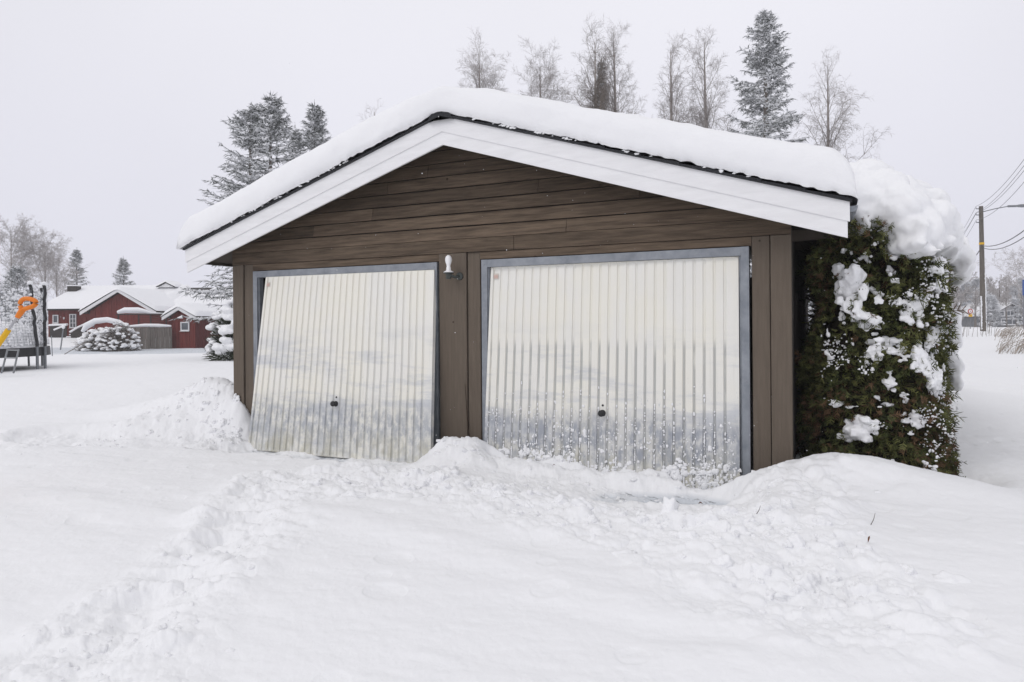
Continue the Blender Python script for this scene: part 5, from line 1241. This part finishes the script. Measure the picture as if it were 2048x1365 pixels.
M['palewall'] = mat('pale_gable_boards', (.42, .42, .43), .8, .2, var=.08, scale=2)
X = Fr(2022, 640, 84, .3, 0); fh = thing('grey_house', X.o, 'grey house with white windows and snowy gable roof at the wood edge', 'house')
mb = MB(); mb.box(-2.4, 2.2, 0, 8, 0, 1.35, 0, X); mb.build('wall', M['greywall'], fh)
mb = MB(); mb.prism([(-2.4, 1.352), (2.2, 1.352), (-.1, 2.75)], .02, 7.9, 0, X); mb.build('gable', M['palewall'], fh)
mb = MB(); roof_slabs(mb, -.1, 2.7, -.3, 8.2, 2.85, 1.25, X, 0, .08); mb.build('roof', M['darkrail'], fh)
snow_roof(-.1, 2.75, -.35, 8.25, 2.93, 1.33, X, .25, 'roof_snow', fh, seed=11)
window(X, -1.2, -.01, 1.42, .6, .5, fh, 1, 1, .07); window(X, -.1, -.01, 1.42, .8, .55, fh, 2, 1, .07); window(X, -.2, -.01, .35, 2.0, .6, fh, 3, 1, .1)
# dry grass on the ploughed bank, and sparse stalks
def grass(u0, u1, v0, v1, d, n, hgt, label, mt, lean=.5):
    rs = np.random.default_rng(int(u0)); mb = MB()
    for _ in range(n):
        u = rs.uniform(u0, u1); dd = d*rs.uniform(.90, 1.12); p = at(u+rs.normal(0, 4), v1, d=dd); p[2] = float(height(np.array([p[0]]), np.array([p[1]]), False)[0])-.03
        h_ = hgt*rs.uniform(.5, 1); q = p+_U*h_*.6+_R*lean*h_*rs.uniform(0, .8); q2 = q+_U*h_*.3+_R*lean*h_*rs.uniform(.2, 1)
        tubes(mb, [p, q], [q, q2], [.008, .006], [.006, .003], 3)
    return tag(mb.build('dry_grass', mt), label, None, None, 'stuff')
M['straw'] = mat('dry_straw', (.30, .26, .225), .9, .1, var=.2, scale=5, island=.3)
grass(1992, 2100, 660, 693, 24, 260, .6, 'dry brown grass clump leaning out of the roadside snow', M['straw'], .9)
grass(1915, 1990, 655, 685, 28, 22, .9, 'sparse dead stalks in the snow beneath the utility pole', M['darktwig'], .25)

# ================================================================== SMALL THINGS BY THE DOORS
t = thing('dead_vine', (2.86, -.04, .1), 'dead vine twigs with snow climbing the post between the doors', 'plant')
mb = MB(); rs = np.random.default_rng(4)
polyline(mb, [(2.88, -.05, .05), (2.875, -.035, .25), (2.84, -.031, .45), (2.83, -.031, .62), (2.815, -.031, .85)], [.007, .005, .004, .003, .002], 5)
tips = []
for k in range(15):
    p = np.array([rs.uniform(2.84, 3.02), rs.uniform(-.12, -.04), .06]); pts = [p]
    d = np.array([rs.normal(.1, .3), rs.normal(-.1, .2), 1.])
    for j in range(5): d = d+rs.normal(0, .35, 3)*[1, .6, .3]; d /= np.linalg.norm(d); p = p+d*.045; p[1] = min(p[1], -.04); pts.append(p.copy())
    polyline(mb, pts, np.linspace(.005, .0015, 6), 5); tips += pts[2:]
mb.build('stem', M['twigd'], t)
mb = MB()
for p in tips[::2]:
    if rs.random() < .6: r = rs.uniform(.006, .018); blob(mb, p+[0, -.004, .006], (r, r*.8, r*.8), 1, .3)
mb.build('snow_tuft', M['snow'], t, smooth=True)
M['leaf'] = mat('brown_leaf', (.16, .07, .035), .8, .2, var=.3, scale=60)
for u, v, lab, s in ((1401, 997, 'curled brown leaf on the icy strip before the right door', .035), (1738, 1105, 'brown leaf stuck upright in the snow at lower right', .035), (1108, 955, 'small brown twig piece on the snow near the right door', .022)):
    p = at(u, v, z=.05); p[2] = float(height(np.array([p[0]]), np.array([p[1]]))[0])+.008
    if v > 1100: p = at(u, v, z=.20); p[2] = float(height(np.array([p[0]]), np.array([p[1]]))[0])+.012
    mb = MB(); n = 7; V = []
    for i in range(n):
        f = i/(n-1); w_ = s*.42*math.sin(math.pi*min(.97, max(.04, f)))
        c_ = p+_R*(f-.5)*s*(1 if v < 1100 else .3)+_U*((.3*s*math.sin(f*3)) if v < 1100 else f*s); V += [c_-_F*w_*.6+_U*w_*.6, c_, c_+_F*w_*.6+_U*w_*.5]
    F = [(i*3+j, i*3+j+1, i*3+j+4, i*3+j+3) for i in range(n-1) for j in (0, 1)]
    mb.add(V, F); o = mb.build('dead_leaf', M['leaf'], None, loc=p); q = o.modifiers.new('t', 'SOLIDIFY'); q.thickness = .0008; tag(o, lab, 'leaf')
for u0, v0, u1, v1, lab in ((1511, 1058, 1518, 1042, 'thin dark twig poking from the snow bank right of centre'), (1740, 1066, 1755, 1079, 'pale thin stalk lying in the snow above the brown leaf'), (512, 876, 519, 893, 'short thin twig on the snow heap beside the left door')):
    p = at(u0, v0, z=.2 if u0 > 600 else .18); z_ = float(height(np.array([p[0]]), np.array([p[1]]))[0]); p[2] = z_-.01
    q = p+_R*.06*(1 if u1 > u0 else -1)*.5+_U*.07+rng.normal(0, .006, 3)
    mb = MB(); polyline(mb, [p, (p+q)/2+_R*.006, q], [.0022, .0018, .001], 5); o = mb.build('dry_twig', M['twigd'], None, loc=p); tag(o, lab, 'twig')
# light snowfall in the air
mb = MB()
k = 800; dd = rng.uniform(1.2, 11, k); uu = rng.uniform(-60, 2100, k); vv = rng.uniform(0, 1300, k)
for i in range(k):
    p = at(uu[i], vv[i], d=dd[i])
    if p[2] < .7 or p[1] > -.4 and XL-.9 < p[0] < XR+.9: continue
    r = rng.uniform(.0005, .0011); v_, f_ = ico(0); mb.add(p+v_*np.array([r, r, r*1.6]), f_)
tag(mb.build('falling_snow', M['snow_far'], None), 'sparse fine snowflakes drifting through the air before the garage', None, None, 'stuff')

# ------------------------------------------------------------------ winter air
hm = bpy.data.materials.new('winter_haze'); hm.use_nodes = True; n_ = hm.node_tree.nodes; n_.clear()
ho = n_.new('ShaderNodeOutputMaterial'); hv = n_.new('ShaderNodeVolumePrincipled'); hv.inputs['Color'].default_value = (.93, .94, .97, 1); hv.inputs['Density'].default_value = .0011; hv.inputs['Anisotropy'].default_value = .2
hm.node_tree.links.new(hv.outputs[0], ho.inputs['Volume'])
mb = MB(); mb.box(-330, 330, -330, 330, -2.5, 16); hz = mb.build('haze', hm); tag(hz, 'thin grey winter air fading the far trees', None, None, 'stuff')
